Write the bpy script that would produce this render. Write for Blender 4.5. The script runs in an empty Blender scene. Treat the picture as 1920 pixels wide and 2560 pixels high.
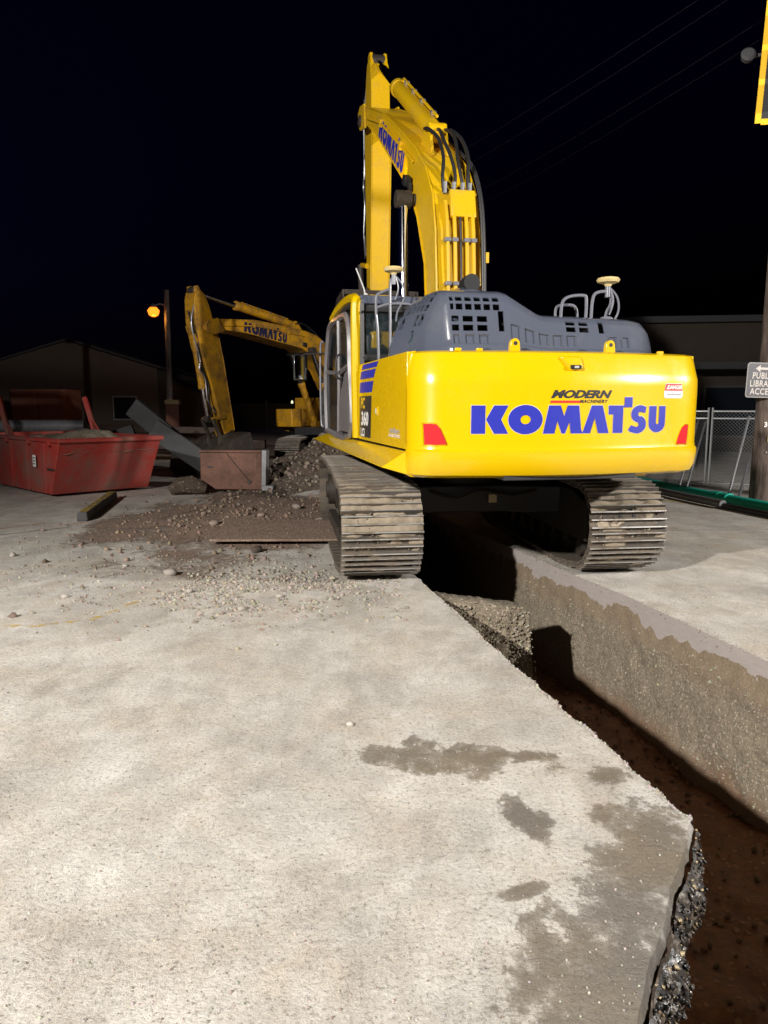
import bpy, bmesh, math, random
import numpy as np
from mathutils import Vector, Matrix, Euler, noise
R = math.radians
random.seed(7); rng = np.random.default_rng(7)
sc = bpy.context.scene
COL = sc.collection

# ------------------------------------------------------------------ camera, world, exposure
cam = bpy.data.cameras.new('camera'); camo = bpy.data.objects.new('camera', cam); COL.objects.link(camo)
cam.sensor_fit = 'VERTICAL'; cam.sensor_height = 36; cam.sensor_width = 27; cam.lens = 1850/2560*36
cam.clip_start = .05; cam.clip_end = 2000
camo.location = (0, 0, 1.85); camo.rotation_euler = (R(90-8.2), 0, 0)
sc.camera = camo
w = bpy.data.worlds.new('World'); sc.world = w; w.use_nodes = True
wn = w.node_tree; sky = wn.nodes.new('ShaderNodeTexSky'); sky.sky_type = 'NISHITA'; sky.sun_disc = False
sky.sun_elevation = R(-3.9); sky.sun_rotation = R(-105); sky.ozone_density = 6; sky.dust_density = .2
wn.links.new(sky.outputs[0], wn.nodes['Background'].inputs[0]); wn.nodes['Background'].inputs[1].default_value = .15
vs = sc.view_settings; vs.view_transform = 'Standard'; vs.look = 'None'; vs.exposure = 0; vs.gamma = 1; vs.use_curve_mapping = False
LT_A = (-8.6, -5.4, 7.4)      # work-light towers standing behind the photographer
LT_B = (14.5, 1.5, 6.6)
for nm, loc, tgt, pw, col in (('flood_left', LT_A, (2.6, 6.5, 1.2), 18300, (1, .955, .885)), ('flood_right', LT_B, (2.2, 5.5, .3), 10800, (1, .95, .89))):
    l = bpy.data.lights.new(nm, 'SPOT'); l.energy = pw; l.color = col; l.spot_size = R(96 if nm == 'flood_left' else 132); l.spot_blend = .85; l.shadow_soft_size = .22
    o = bpy.data.objects.new(nm, l); COL.objects.link(o); o.location = loc
    o.rotation_euler = (Vector(tgt)-Vector(loc)).to_track_quat('-Z', 'Y').to_euler()

# ------------------------------------------------------------------ helpers
class MB:
    def __init__(s): s.v = []; s.f = []; s.m = []; s.mi = 0
    def add(s, vs, fs, M=None):
        b = len(s.v)
        s.v += [tuple(M @ Vector(p)) if M is not None else tuple(p) for p in vs]
        s.f += [tuple(b+i for i in f) for f in fs]; s.m += [s.mi]*len(fs); return s
    def box(s, c, d, M=None, rot=None):
        x, y, z = [k/2 for k in d]
        vs = [(-x,-y,-z),(x,-y,-z),(x,y,-z),(-x,y,-z),(-x,-y,z),(x,-y,z),(x,y,z),(-x,y,z)]
        T = Matrix.Translation(c)
        if rot: T = T @ Euler(rot).to_matrix().to_4x4()
        if M is not None: T = M @ T
        return s.add(vs, [(3,2,1,0),(4,5,6,7),(0,1,5,4),(1,2,6,5),(2,3,7,6),(3,0,4,7)], T)
    def prism(s, pts, a, b, axis='x', M=None):
        n = len(pts)
        mk = {'x': lambda p, t: (t, p[0], p[1]), 'y': lambda p, t: (p[0], t, p[1]), 'z': lambda p, t: (p[0], p[1], t)}[axis]
        vs = [mk(p, a) for p in pts]+[mk(p, b) for p in pts]
        fs = [tuple(range(n))[::-1], tuple(range(n, 2*n))]+[(i, (i+1) % n, n+(i+1) % n, n+i) for i in range(n)]
        return s.add(vs, fs, M)
    def tube(s, path, r, n=10, caps=True, M=None):
        P = [Vector(p) for p in path]; rs = r if isinstance(r, (list, tuple)) else [r]*len(P)
        vs = []; fs = []; up = None
        for i, p in enumerate(P):
            t = (P[min(i+1, len(P)-1)]-P[max(i-1, 0)]).normalized()
            if up is None: up = Vector((0, 0, 1)) if abs(t.z) < .9 else Vector((0, 1, 0))
            a = (up-t*up.dot(t)).normalized(); b = t.cross(a); up = a
            vs += [tuple(p+(a*math.cos(2*math.pi*k/n)+b*math.sin(2*math.pi*k/n))*rs[i]) for k in range(n)]
        for i in range(len(P)-1):
            fs += [(i*n+k, i*n+(k+1) % n, (i+1)*n+(k+1) % n, (i+1)*n+k) for k in range(n)]
        if caps: fs += [tuple(range(n))[::-1], tuple((len(P)-1)*n+k for k in range(n))]
        return s.add(vs, fs, M)
    def cyl(s, a, b, r, n=16, M=None): return s.tube([a, b], r, n, True, M)
    def lathe(s, prof, n=20, M=None):
        vs = []; fs = []
        for r, z in prof: vs += [(r*math.cos(2*math.pi*k/n), r*math.sin(2*math.pi*k/n), z) for k in range(n)]
        for i in range(len(prof)-1): fs += [(i*n+k, i*n+(k+1) % n, (i+1)*n+(k+1) % n, (i+1)*n+k) for k in range(n)]
        fs += [tuple(range(n))[::-1], tuple((len(prof)-1)*n+k for k in range(n))]
        return s.add(vs, fs, M)
    def mesh(s, name):
        me = bpy.data.meshes.new(name); me.from_pydata(s.v, [], s.f); me.update()
        if any(s.m): me.polygons.foreach_set('material_index', s.m)
        return me

def link(name, me, mats, parent=None, loc=None, rot=None, bevel=0, smooth=35, seg=2):
    o = bpy.data.objects.new(name, me); COL.objects.link(o)
    if not isinstance(mats, (list, tuple)): mats = [mats]
    if me and not me.materials:
        for m in mats: me.materials.append(m)
    if parent: o.parent = parent
    if loc: o.location = loc
    if rot: o.rotation_euler = rot
    if bevel:
        b = o.modifiers.new('bevel', 'BEVEL'); b.width = bevel; b.segments = seg; b.limit_method = 'ANGLE'; b.angle_limit = R(32); b.harden_normals = False
    if smooth and me and len(me.polygons):
        bm = bmesh.new(); bm.from_mesh(me); bmesh.ops.recalc_face_normals(bm, faces=bm.faces)
        for e in bm.edges: e.smooth = (len(e.link_faces) == 2 and e.calc_face_angle(0) < R(smooth))
        for f in bm.faces: f.smooth = True
        bm.to_mesh(me); bm.free()
    return o
def part(name, mb, mat, parent=None, **k): return link(name, mb.mesh(name), mat, parent, **k)
def tag(o, label=None, cat=None, group=None, kind=None):
    if label: o['label'] = label
    if cat: o['category'] = cat
    if group: o['group'] = group
    if kind: o['kind'] = kind
    return o
def empty(name, loc, rz=0, label=None, cat=None, group=None):
    o = bpy.data.objects.new(name, None); COL.objects.link(o); o.location = loc; o.rotation_euler = (0, 0, rz); o.empty_display_size = .2
    return tag(o, label, cat, group)

# ------------------------------------------------------------------ materials
class NT:
    def __init__(s, name):
        s.mat = bpy.data.materials.new(name); s.mat.use_nodes = True; s.t = s.mat.node_tree
        s.b = s.t.nodes['Principled BSDF']; s.tc = s.t.nodes.new('ShaderNodeTexCoord')
    def n(s, typ, **k):
        x = s.t.nodes.new(typ)
        for a, v in k.items():
            if a.startswith('i_'): x.inputs[a[2:].replace('_', ' ')].default_value = v
            else: setattr(x, a, v)
        return x
    def l(s, a, b): s.t.links.new(a, b)
    def noise(s, scale, detail=4, rough=.55, co='Object', vec=None, dist=0):
        x = s.n('ShaderNodeTexNoise'); x.inputs['Scale'].default_value = scale; x.inputs['Detail'].default_value = detail
        x.inputs['Roughness'].default_value = rough; x.inputs['Distortion'].default_value = dist
        s.l(vec if vec is not None else s.tc.outputs[co], x.inputs['Vector']); return x.outputs['Fac']
    def voro(s, scale, out='Distance', co='Object', vec=None, rand=1):
        x = s.n('ShaderNodeTexVoronoi'); x.inputs['Scale'].default_value = scale; x.inputs['Randomness'].default_value = rand
        s.l(vec if vec is not None else s.tc.outputs[co], x.inputs['Vector']); return x.outputs[out]
    def ramp(s, fac, stops, interp='LINEAR'):
        x = s.n('ShaderNodeValToRGB'); x.color_ramp.interpolation = interp; e = x.color_ramp.elements
        while len(e) < len(stops): e.new(.5)
        for k, (p, c) in zip(e, stops):
            k.position = p; k.color = (c, c, c, 1) if isinstance(c, (int, float)) else (*c, 1)
        s.l(fac, x.inputs[0]); return x.outputs[0]
    def mix(s, fac, a, b, typ='MIX'):
        x = s.n('ShaderNodeMix', data_type='RGBA', blend_type=typ)
        for sock, v in ((x.inputs[0], fac), (x.inputs[6], a), (x.inputs[7], b)):
            if hasattr(v, 'is_output'): s.l(v, sock)
            elif isinstance(v, (int, float)): sock.default_value = v
            else: sock.default_value = (*v, 1)
        return x.outputs[2]
    def math(s, op, a, b=0.):
        x = s.n('ShaderNodeMath', operation=op)
        for sock, v in ((x.inputs[0], a), (x.inputs[1], b)):
            if hasattr(v, 'is_output'): s.l(v, sock)
            else: sock.default_value = v
        return x.outputs[0]
    def mapping(s, scale=(1,1,1), rot=(0,0,0), loc=(0,0,0), co='Object'):
        x = s.n('ShaderNodeMapping'); x.inputs['Scale'].default_value = scale; x.inputs['Rotation'].default_value = rot; x.inputs['Location'].default_value = loc
        s.l(s.tc.outputs[co], x.inputs[0]); return x.outputs[0]
    def set(s, **k):
        for a, v in k.items():
            sock = s.b.inputs[a.replace('_', ' ')]
            if hasattr(v, 'is_output'): s.l(v, sock)
            elif isinstance(v, tuple) and len(v) == 3: sock.default_value = (*v, 1)
            else: sock.default_value = v
        return s
    def bump(s, h, strength=.3, dist=.01):
        x = s.n('ShaderNodeBump'); x.inputs['Strength'].default_value = strength; x.inputs['Distance'].default_value = dist
        s.l(h, x.inputs['Height']); s.l(x.outputs[0], s.b.inputs['Normal']); return s

def paint(name, c, rough=.3, dirt=(.25, .2, .14), damt=.25, scale=2.2, coat=.25, lo=.5, bump=.0):
    t = NT(name); n1 = t.noise(scale, 7, .65); n2 = t.noise(scale*9, 4, .6)
    m = t.ramp(t.math('ADD', t.math('MULTIPLY', n1, .75), t.math('MULTIPLY', n2, .25)), [(lo, 0.), (lo+.22, 1.)])
    f = t.math('MULTIPLY', m, damt)
    t.set(Base_Color=t.mix(f, c, dirt), Roughness=t.math('ADD', t.math('MULTIPLY', m, .3*min(1, damt*2)), rough), Coat_Weight=coat, Coat_Roughness=.12)
    if bump: t.bump(n2, bump, .004)
    return t.mat
def plain(name, c, rough=.5, metal=0., var=.15, scale=12):
    t = NT(name); n = t.noise(scale, 4); d = tuple(k*(1-var) for k in c); b = tuple(min(1, k*(1+var)) for k in c)
    t.set(Base_Color=t.mix(n, d, b), Roughness=rough, Metallic=metal); return t.mat
M = {}
M['yel'] = paint('yellow_paint', (.70, .445, .001), .25, (.62, .40, .02), .25, 1.6, .4)
M['yel_used'] = paint('worn_yellow_paint', (.56, .28, .008), .45, (.10, .05, .022), .9, 1.7, .03, .42, .35)
M['yel_body'] = paint('dirty_yellow_paint', (.66, .40, .004), .36, (.25, .16, .05), .45, 1.8, .1, .48, .2)
M['hood'] = paint('slate_grey_paint', (.088, .10, .138), .16, (.22, .2, .17), .18, 2.5, .7)
M['black'] = plain('black_rubber', (.012, .012, .013), .55)
M['dark'] = plain('dark_frame_paint', (.03, .03, .032), .5, 0, .3, 6)
M['cabgrey'] = paint('cab_grey_paint', (.16, .15, .16), .32, (.3, .26, .2), .35, 4, .2)
M['grime'] = paint('greasy_dark_steel', (.035, .028, .022), .6, (.12, .09, .06), .6, 5, 0)
M['chrome'] = plain('chrome_rod', (.86, .87, .9), .09, 1., .03)
M['red'] = plain('red_reflector', (.62, .012, .02), .25)
M['white'] = plain('white_vinyl', (.82, .8, .78), .4)
M['blue'] = plain('blue_vinyl', (.024, .032, .37), .38, 0, .05)
M['decalblack'] = plain('black_vinyl', (.03, .03, .035), .35)
M['decalred'] = plain('red_vinyl', (.72, .03, .03), .35)
M['silver'] = plain('silver_vinyl', (.5, .5, .5), .4)
M['edge'] = plain('pale_vinyl_edge', (.8, .72, .5), .4)
M['tan'] = plain('tan_plastic', (.66, .52, .25), .4)
M['galv'] = plain('galvanised_steel', (.42, .43, .45), .38, .8, .2, 20)
M['rail'] = paint('grey_handrail_paint', (.16, .165, .2), .3, (.3, .28, .26), .3, 6, .3)
M['teal'] = plain('teal_plastic', (.25, .6, .55), .5)
t = NT('cab_glass'); t.set(Base_Color=(.02, .03, .035), Roughness=.06, Alpha=.42, Specular_IOR_Level=.8); M['glass'] = t.mat
t = NT('mirror_glass'); t.set(Base_Color=(.7, .75, .78), Roughness=.05, Metallic=1.); M['mirror'] = t.mat
# track steel: worn bright edges under dried mud
t = NT('track_steel'); n1 = t.noise(4, 7, .65); n2 = t.noise(40, 5, .7)
t.set(Base_Color=t.mix(t.ramp(n1, [(.4, 0.), (.6, 1.)]), t.mix(n2, (.09, .068, .05), (.2, .16, .12)), t.mix(n2, (.05, .043, .038), (.13, .115, .1))), Roughness=.75, Metallic=.2).bump(n2, .5, .006); M['shoe'] = t.mat
t = NT('worn_grouser_edge'); n1 = t.noise(5, 6, .7); t.set(Base_Color=t.mix(t.ramp(n1, [(.38, 0.), (.56, 1.)]), (.25, .2, .15), (.5, .49, .47)), Roughness=.42, Metallic=.5).bump(t.noise(60, 4), .3, .003); M['tip'] = t.mat
t = NT('packed_mud'); n2 = t.noise(30, 6, .7); t.set(Base_Color=t.mix(n2, (.2, .155, .11), (.46, .39, .3)), Roughness=.95).bump(t.noise(60, 5, .7), .8, .01); M['mud'] = t.mat

# concrete pavement
def concrete():
    t = NT('pavement_concrete'); O = t.tc.outputs['Object']
    big = t.noise(.7, 6, .6); mid = t.noise(1.5, 9, .66, vec=t.mapping((1.3, .8, 1))); patch = t.noise(7., 8, .72, vec=t.mapping((1.2, .75, 1))); fine = t.noise(48, 6, .78); grain = t.noise(150, 4, .75); coarse = t.noise(22, 5, .7)
    streak = t.noise(1.3, 8, .7, vec=t.mapping((1.1, .75, 1), (0, 0, R(-18))), dist=.7); hue = t.noise(1.6, 4, .6, vec=t.mapping(loc=(7, 3, 0)))
    base = t.mix(t.ramp(big, [(.3, 0.), (.7, 1.)]), (.50, .47, .43), (.63, .60, .555))
    base = t.mix(t.ramp(hue, [(.42, 0.), (.6, .6)]), base, (.50, .42, .32))
    base = t.mix(t.ramp(mid, [(.36, .7), (.56, 0.)]), base, (.31, .285, .262))
    base = t.mix(t.ramp(patch, [(.34, .42), (.54, 0.)]), base, (.30, .27, .24))
    base = t.mix(t.ramp(t.math('ADD', t.math('MULTIPLY', streak, .6), t.math('MULTIPLY', t.noise(3.3, 9, .75, vec=t.mapping(loc=(3, 9, 0))), .4)), [(.47, 0.), (.62, .6)]), base, (.80, .775, .735))
    base = t.mix(t.ramp(coarse, [(.56, 0.), (.68, .6)]), base, (.66, .64, .61))
    base = t.mix(t.ramp(fine, [(.34, .8), (.49, 0.)]), base, (.15, .13, .11))
    base = t.mix(t.ramp(grain, [(.54, 0.), (.66, .7)]), base, (.78, .76, .72))
    base = t.mix(t.ramp(t.voro(70), [(.0, .45), (.13, 0.)]), base, (.14, .12, .1))
    # damp spots that have a shape of their own
    sep = t.n('ShaderNodeSeparateXYZ'); t.l(O, sep.inputs[0])
    warp = t.noise(3.1, 6, .7); warp2 = t.noise(1.5, 5, .65)
    def blob(cx, cy, rx, ry, rot=0):
        mp = t.n('ShaderNodeMapping'); mp.vector_type = 'TEXTURE'; mp.inputs['Location'].default_value = (cx, cy, 0); mp.inputs['Scale'].default_value = (rx, ry, 1); mp.inputs['Rotation'].default_value = (0, 0, rot)
        t.l(O, mp.inputs[0]); ln = t.n('ShaderNodeVectorMath', operation='LENGTH'); t.l(mp.outputs[0], ln.inputs[0])
        d = t.math('ADD', t.math('ADD', ln.outputs['Value'], t.math('MULTIPLY', t.math('SUBTRACT', warp, .5), 3.0)), t.math('MULTIPLY', t.math('SUBTRACT', patch, .5), 2.6))
        return t.ramp(d, [(.45, 1.), (.8, .75), (1.12, 0.)])
    wet = None
    for b in ((.35, 3.70, .44, .20, -.1), (.78, 3.72, .16, .07, 0), (1.12, 2.85, .24, .5, -.3), (.85, 2.35, .26, .6, -.55), (.72, 2.05, .3, .5, -.2), (.65, 3.12, .09, .2, .3), (1.12, 3.5, .14, .12, 0), (.55, 2.62, .12, .04, .4)):
        q = blob(*b); wet = q if wet is None else t.math('MAXIMUM', wet, q)
    base = t.mix(t.math('MULTIPLY', wet, .92), base, t.mix(fine, (.085, .07, .055), t.mix(t.ramp(hue, [(.4, 0.), (.6, 1.)]), (.215, .19, .165), (.30, .245, .165))))
    t.set(Base_Color=base, Roughness=t.math('SUBTRACT', t.ramp(mid, [(.3, .75), (.7, .95)]), t.math('MULTIPLY', t.math('MULTIPLY', wet, warp2), .62)))
    h = t.math('ADD', t.math('ADD', t.math('MULTIPLY', fine, .7), t.math('MULTIPLY', grain, .3)), t.math('MULTIPLY', coarse, .9))
    t.bump(h, .9, .014); return t.mat
M['conc'] = concrete()
def soil(name, a, b, c, sc=1., bmp=.8, rough=.95):
    t = NT(name); n1 = t.noise(3*sc, 7, .65); n2 = t.noise(22*sc, 6, .72); v = t.voro(26*sc, 'Color'); vd = t.voro(26*sc)
    base = t.mix(n1, a, b); base = t.mix(t.ramp(n2, [(.38, .7), (.6, 0.)]), base, tuple(k*.45 for k in a))
    sepc = t.n('ShaderNodeSeparateColor'); t.l(v, sepc.inputs[0])
    st = t.math('MULTIPLY', t.ramp(sepc.outputs[0], [(.6, 0.), (.66, 1.)]), t.ramp(vd, [(.25, 1.), (.42, 0.)]))
    base = t.mix(t.math('MULTIPLY', st, .8), base, c)
    t.set(Base_Color=base, Roughness=rough).bump(t.math('ADD', n2, t.math('MULTIPLY', st, .6)), bmp, .02); return t.mat
M['soil'] = soil('gravelly_trench_soil', (.19, .155, .11), (.30, .25, .185), (.44, .39, .31))
M['dirt'] = soil('brown_dirt', (.24, .16, .12), (.37, .265, .205), (.42, .34, .27), .8)
M['dirt_thin'] = soil('thin_brown_dirt', (.24, .16, .12), (.37, .265, .205), (.42, .34, .27), .8)
t = NT.__new__(NT); t.mat = M['dirt_thin']; t.t = t.mat.node_tree; t.b = t.t.nodes['Principled BSDF']; t.tc = t.t.nodes.new('ShaderNodeTexCoord')
at = t.n('ShaderNodeAttribute', attribute_name='cover'); t.set(Alpha=t.ramp(t.math('ADD', at.outputs['Fac'], t.math('MULTIPLY', t.math('SUBTRACT', t.noise(9, 7, .75), .5), 1.3)), [(.35, 0.), (.75, 1.)]))
M['mounddirt'] = soil('dark_spoil_dirt', (.07, .05, .036), (.13, .095, .07), (.26, .21, .17), .6)
def wallsoil():
    m = soil('layered_trench_wall_soil', (.20, .165, .12), (.30, .25, .185), (.42, .37, .29), 1.5, .55)
    t = NT.__new__(NT); t.mat = m; t.t = m.node_tree; t.b = t.t.nodes['Principled BSDF']; t.tc = t.t.nodes.new('ShaderNodeTexCoord')
    src = t.b.inputs['Base Color'].links[0].from_socket; sp = t.n('ShaderNodeSeparateXYZ'); t.l(t.tc.outputs['Object'], sp.inputs[0])
    hz = t.math('ADD', sp.outputs[2], t.math('MULTIPLY', t.math('SUBTRACT', t.noise(1.8, 6, .65), .5), .55))
    red = t.ramp(t.math('ADD', hz, 1.3), [(.16, .75), (.34, 0.)]); top = t.ramp(t.math('ADD', hz, 1.3), [(.86, 0.), (1.0, .6)])
    t.set(Base_Color=t.mix(top, t.mix(red, src, (.17, .095, .055)), (.215, .155, .10))); return m
M['wallsoil'] = wallsoil()
M['redmud'] = soil('wet_red_mud', (.19, .068, .026), (.28, .11, .045), (.32, .17, .09), .7, .7, .5)
t = NT('sawn_concrete'); n = t.noise(9, 7, .65, vec=t.mapping((1, 1, 6))); t.set(Base_Color=t.mix(n, (.27, .235, .22), (.42, .375, .36)), Roughness=.8).bump(t.noise(60, 4), .3, .004); M['saw'] = t.mat
t = NT('stone'); at = t.n('ShaderNodeAttribute', attribute_name='col'); n = t.noise(45, 4); t.set(Base_Color=t.mix(t.math('MULTIPLY', n, .5), at.outputs['Color'], (.15, .12, .09)), Roughness=.85); M['stone'] = t.mat
t = NT('wet_asphalt_rubble'); at = t.n('ShaderNodeAttribute', attribute_name='col'); n = t.noise(60, 5); t.set(Base_Color=at.outputs['Color'], Roughness=t.ramp(n, [(.35, .12), (.65, .55)]), Coat_Weight=.3).bump(t.noise(90, 4), .5, .006); M['tar'] = t.mat
def worn(name, c, lo=.45):
    t = NT(name); n = t.noise(7, 7, .75); t.set(Base_Color=c, Roughness=.8, Alpha=t.ramp(n, [(lo, 0.), (lo+.14, .6)])); return t.mat
M['ypaint'] = worn('worn_yellow_marking', (.62, .42, .06)); M['opaint'] = worn('worn_orange_marking', (.75, .25, .08), .42); M['wpaint'] = worn('worn_white_marking', (.6, .58, .55), .4)

# ------------------------------------------------------------------ scattered stones as one mesh
def _ico():
    bm = bmesh.new(); bmesh.ops.create_icosphere(bm, subdivisions=1, radius=1); v = np.array([x.co[:] for x in bm.verts]); f = np.array([[y.index for y in x.verts] for x in bm.faces]); bm.free(); return v, f
IV, IF = _ico()
def rotmats(n):
    q = rng.normal(size=(n, 4)); q /= np.linalg.norm(q, axis=1)[:, None]; a, b, c, d = q.T
    return np.stack([np.stack([1-2*(c*c+d*d), 2*(b*c-a*d), 2*(b*d+a*c)], 1), np.stack([2*(b*c+a*d), 1-2*(b*b+d*d), 2*(c*d-a*b)], 1), np.stack([2*(b*d-a*c), 2*(c*d+a*b), 1-2*(b*b+c*c)], 1)], 1)
def pebbles(name, pos, size, cols, mat='stone', flat=.65, jit=.22):
    n = len(pos); v = IV[None]*(1+rng.uniform(-jit, jit, (n, len(IV), 1)))
    v = v*np.stack([np.ones(n), rng.uniform(.6, 1, n), rng.uniform(flat*.7, flat*1.3, n)], 1)[:, None, :]
    rm = rotmats(n); v = np.einsum('nij,nkj->nki', rm, v)*np.asarray(size)[:, None, None]+np.asarray(pos)[:, None, :]
    f = IF[None]+(np.arange(n)*len(IV))[:, None, None]
    me = bpy.data.meshes.new(name); nv = n*len(IV); nf = n*len(IF)
    me.vertices.add(nv); me.vertices.foreach_set('co', v.reshape(-1).astype(np.float32)); me.loops.add(nf*3); me.loops.foreach_set('vertex_index', f.reshape(-1).astype(np.int32))
    me.polygons.add(nf); me.polygons.foreach_set('loop_start', np.arange(0, nf*3, 3, dtype=np.int32)); me.update(calc_edges=True); me.validate()
    a = me.attributes.new('col', 'FLOAT_COLOR', 'POINT'); c = np.repeat(np.concatenate([np.asarray(cols), np.ones((n, 1))], 1), len(IV), 0); a.data.foreach_set('color', c.reshape(-1).astype(np.float32))
    return link(name, me, M[mat], smooth=0)
def stonecols(n, lo=(.16, .13, .1), hi=(.5, .45, .38)):
    t = rng.beta(1.6, 1.9, n)[:, None]; c = np.array(lo)*(1-t)+np.array(hi)*t
    return np.clip(c*rng.uniform(.88, 1.12, (n, 3)), 0, 1)
M['navy'] = plain('faded_navy_vinyl', (.012, .013, .05), .5)
M['ytext'] = plain('yellow_vinyl', (.8, .5, .02), .4)
M['galvd'] = plain('dull_grey_steel', (.20, .20, .21), .5, .3, .3, 8)
M['slabgrey'] = plain('broken_grey_concrete', (.075, .075, .08), .85, 0, .4, 3)
M['timber'] = plain('dark_timber', (.09, .06, .05), .8, 0, .4, 8)
M['glassd'] = plain('dark_glass', (.012, .016, .024), .12)
t = NT('amber_lens'); t.set(Base_Color=(.8, .35, .03), Roughness=.3); M['amber'] = t.mat
M['tanwall'] = plain('dim_tan_wall', (.11, .085, .07), .85, 0, .15, 2)
M['darkroof'] = plain('dark_roof', (.05, .05, .055), .8)
M['brownwall'] = plain('brown_wall', (.055, .042, .03), .85, 0, .2, 2)
M['brick'] = plain('red_brown_steel', (.26, .11, .075), .7, 0, .2, 4)
M['trim'] = plain('pale_trim', (.3, .29, .28), .6)
M['trimd'] = plain('dark_trim', (.06, .055, .05), .6)
M['signgrey'] = plain('sign_grey', (.075, .075, .085), .45, 0, .2, 9)
M['signwhite'] = plain('sign_pale_letters', (.55, .5, .47), .5)
M['wire'] = plain('fence_wire', (.3, .31, .33), .45, .6)
M['plate'] = plain('black_backplate', (.025, .025, .03), .6)
M['retro'] = plain('reflective_yellow', (.85, .50, .02), .5, 0, .03)
M['opaint2'] = plain('orange_plastic', (.7, .2, .06), .5)
t = NT('weathered_pole_wood'); n = t.noise(3, 8, .7, vec=t.mapping((6, 6, .7))); t.set(Base_Color=t.mix(t.ramp(n, [(.35, 0.), (.65, 1.)]), (.05, .035, .03), (.20, .15, .125)), Roughness=.85).bump(n, .6, .02); M['wood'] = t.mat
def emit(name, c, s):
    t = NT(name); t.set(Base_Color=c, Emission_Color=c, Emission_Strength=s); return t.mat
M['sodium'] = emit('sodium_bulb', (1, .21, .012), 2.6); M['dimlamp'] = emit('distant_bulb', (.9, .95, .6), 1.2)
# ------------------------------------------------------------------ ground with the trench cut into it
def fb(x, y, z=0, s=1., o=4): return noise.fractal(Vector((x*s, y*s, z*s)), 1., 2., o)
def lerp_poly(pts, step, jit, seed):
    out = []
    for a, b in zip(pts[:-1], pts[1:]):
        a = Vector(a); b = Vector(b); n = max(1, int((b-a).length/step)); d = (b-a).normalized(); nn = Vector((d.y, -d.x))
        for i in range(n):
            p = a+(b-a)*i/n; k = fb(p.x, p.y, seed, 3.)*jit+fb(p.x, p.y, seed+9, 14.)*jit*.45
            out.append(p+nn*k)
    out.append(Vector(pts[-1])); return out
TL = [(1.380, 3.110), (1.21, 3.90), (.89, 5.28), (.74, 6.10), (.43, 7.49), (-.02, 9.6), (-.75, 13.)]
TR = [(2.8+.98*.263, 4.2), (2.8, 5.18), (2.39, 7.02), (2.1, 7.95), (1.82, 8.95), (.75, 13.)]
NEAR = [(0.5, -1.6), (0.5, 0.6), (0.67, 1.65), (0.77, 2.0), (0.85, 2.15), (0.91, 2.26), (0.96, 2.35), (1.02, 2.46), (1.08, 2.57), (1.16, 2.7), (1.24, 2.84), (1.31, 2.97), (1.38, 3.11)]
FAR_R = [(4.6, -1.6), (3.6, 1.6), TR[0]]
eL = lerp_poly(TL, .03, .026, 1); eN = lerp_poly(NEAR, .04, .012, 5); eR = lerp_poly(TR, .06, .004, 3); eF = lerp_poly(FAR_R, .1, .01, 8)
loop = eN[:-1]+eL+eR[::-1][:-1]+eF[::-1]       # near edge -> left edge -> far end -> right edge -> back to the camera side
def ground_sheet():
    bm = bmesh.new()
    X0, X1, Y0, Y1 = -260, 260, -120, 400
    outer = [bm.verts.new(p) for p in ((X0, Y0, 0), (X1, Y0, 0), (X1, Y1, 0), (X0, Y1, 0))]
    inner = [bm.verts.new((p.x, p.y, 0)) for p in loop]
    es = [bm.edges.new((l[i], l[(i+1) % len(l)])) for l in (outer, inner) for i in range(len(l))]
    bmesh.ops.triangle_fill(bm, edges=es, use_beauty=True, use_dissolve=False)
    for f in bm.faces:
        if f.normal.z < 0: f.normal_flip()
    me = bpy.data.meshes.new('pavement'); bm.to_mesh(me); bm.free(); return me
tag(link('pavement', ground_sheet(), M['conc'], smooth=0), kind='structure')
# sawn slab edges, 0.16 m thick
def ribbon(name, pts, z0, z1, mat, rows=6, amp=0., out=0., sc=4., seed=0, flip=False, top=None):
    bm = bmesh.new(); g = []
    n = len(pts)
    for i, p in enumerate(pts):
        d = (pts[min(i+1, n-1)]-pts[max(i-1, 0)]).normalized(); nn = Vector((d.y, -d.x))
        if flip: nn = -nn
        zt = z0 if top is None else top(p)
        col = []
        for j in range(rows+1):
            z = zt+(z1-zt)*j/rows; k = 0 if (j == 0 and amp < .02) else amp*fb(p.x, p.y, z+seed, sc, 5)
            q = p+nn*(out(j/rows) if callable(out) else out)+nn*k; col.append(bm.verts.new((q.x, q.y, z)))
        g.append(col)
    for i in range(n-1):
        for j in range(rows): bm.faces.new((g[i][j], g[i+1][j], g[i+1][j+1], g[i][j+1]))
    me = bpy.data.meshes.new(name); bm.to_mesh(me); bm.free()
    return tag(link(name, me, mat, smooth=70), kind='structure')
ribbon('slab_edge', eL, 0, -.15, M['saw'], 3, .003)
ribbon('slab_edge', eN, 0, -.05, M['conc'], 5, .008, lambda t: .018*t, 20.)
ribbon('slab_edge', eR[::-1], 0, -.26, M['saw'], 3, .002)
ribbon('slab_edge', eF[::-1], 0, -.2, M['saw'], 3, .003)
DEP = -1.27
def res(pts, step):
    o = [pts[0]]
    for p in pts[1:]:
        while (p-o[-1]).length > step*1.5: o.append(o[-1]+(p-o[-1]).normalized()*step)
        if (p-o[-1]).length >= step*.6: o.append(p)
    return o
def ragged(p): return -.135-.02*math.sin(p.y*.9)+.05*fb(p.x, p.y, 3., 1.6, 5)+.02*fb(p.x, p.y, 7., 9., 3)
ribbon('trench_wall', [Vector(p) for p in res(eR, .035)], -.14, DEP-.05, M['wallsoil'], 34, .026, lambda t: -.004+.03*min(1, t*5)+.02*t, 5., 2, flip=True, top=ragged)
ribbon('trench_wall', res([Vector(p) for p in lerp_poly(FAR_R, .1, .01, 8)], .09), -.15, DEP-.05, M['soil'], 16, .04, -.03, 5., 4)
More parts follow.
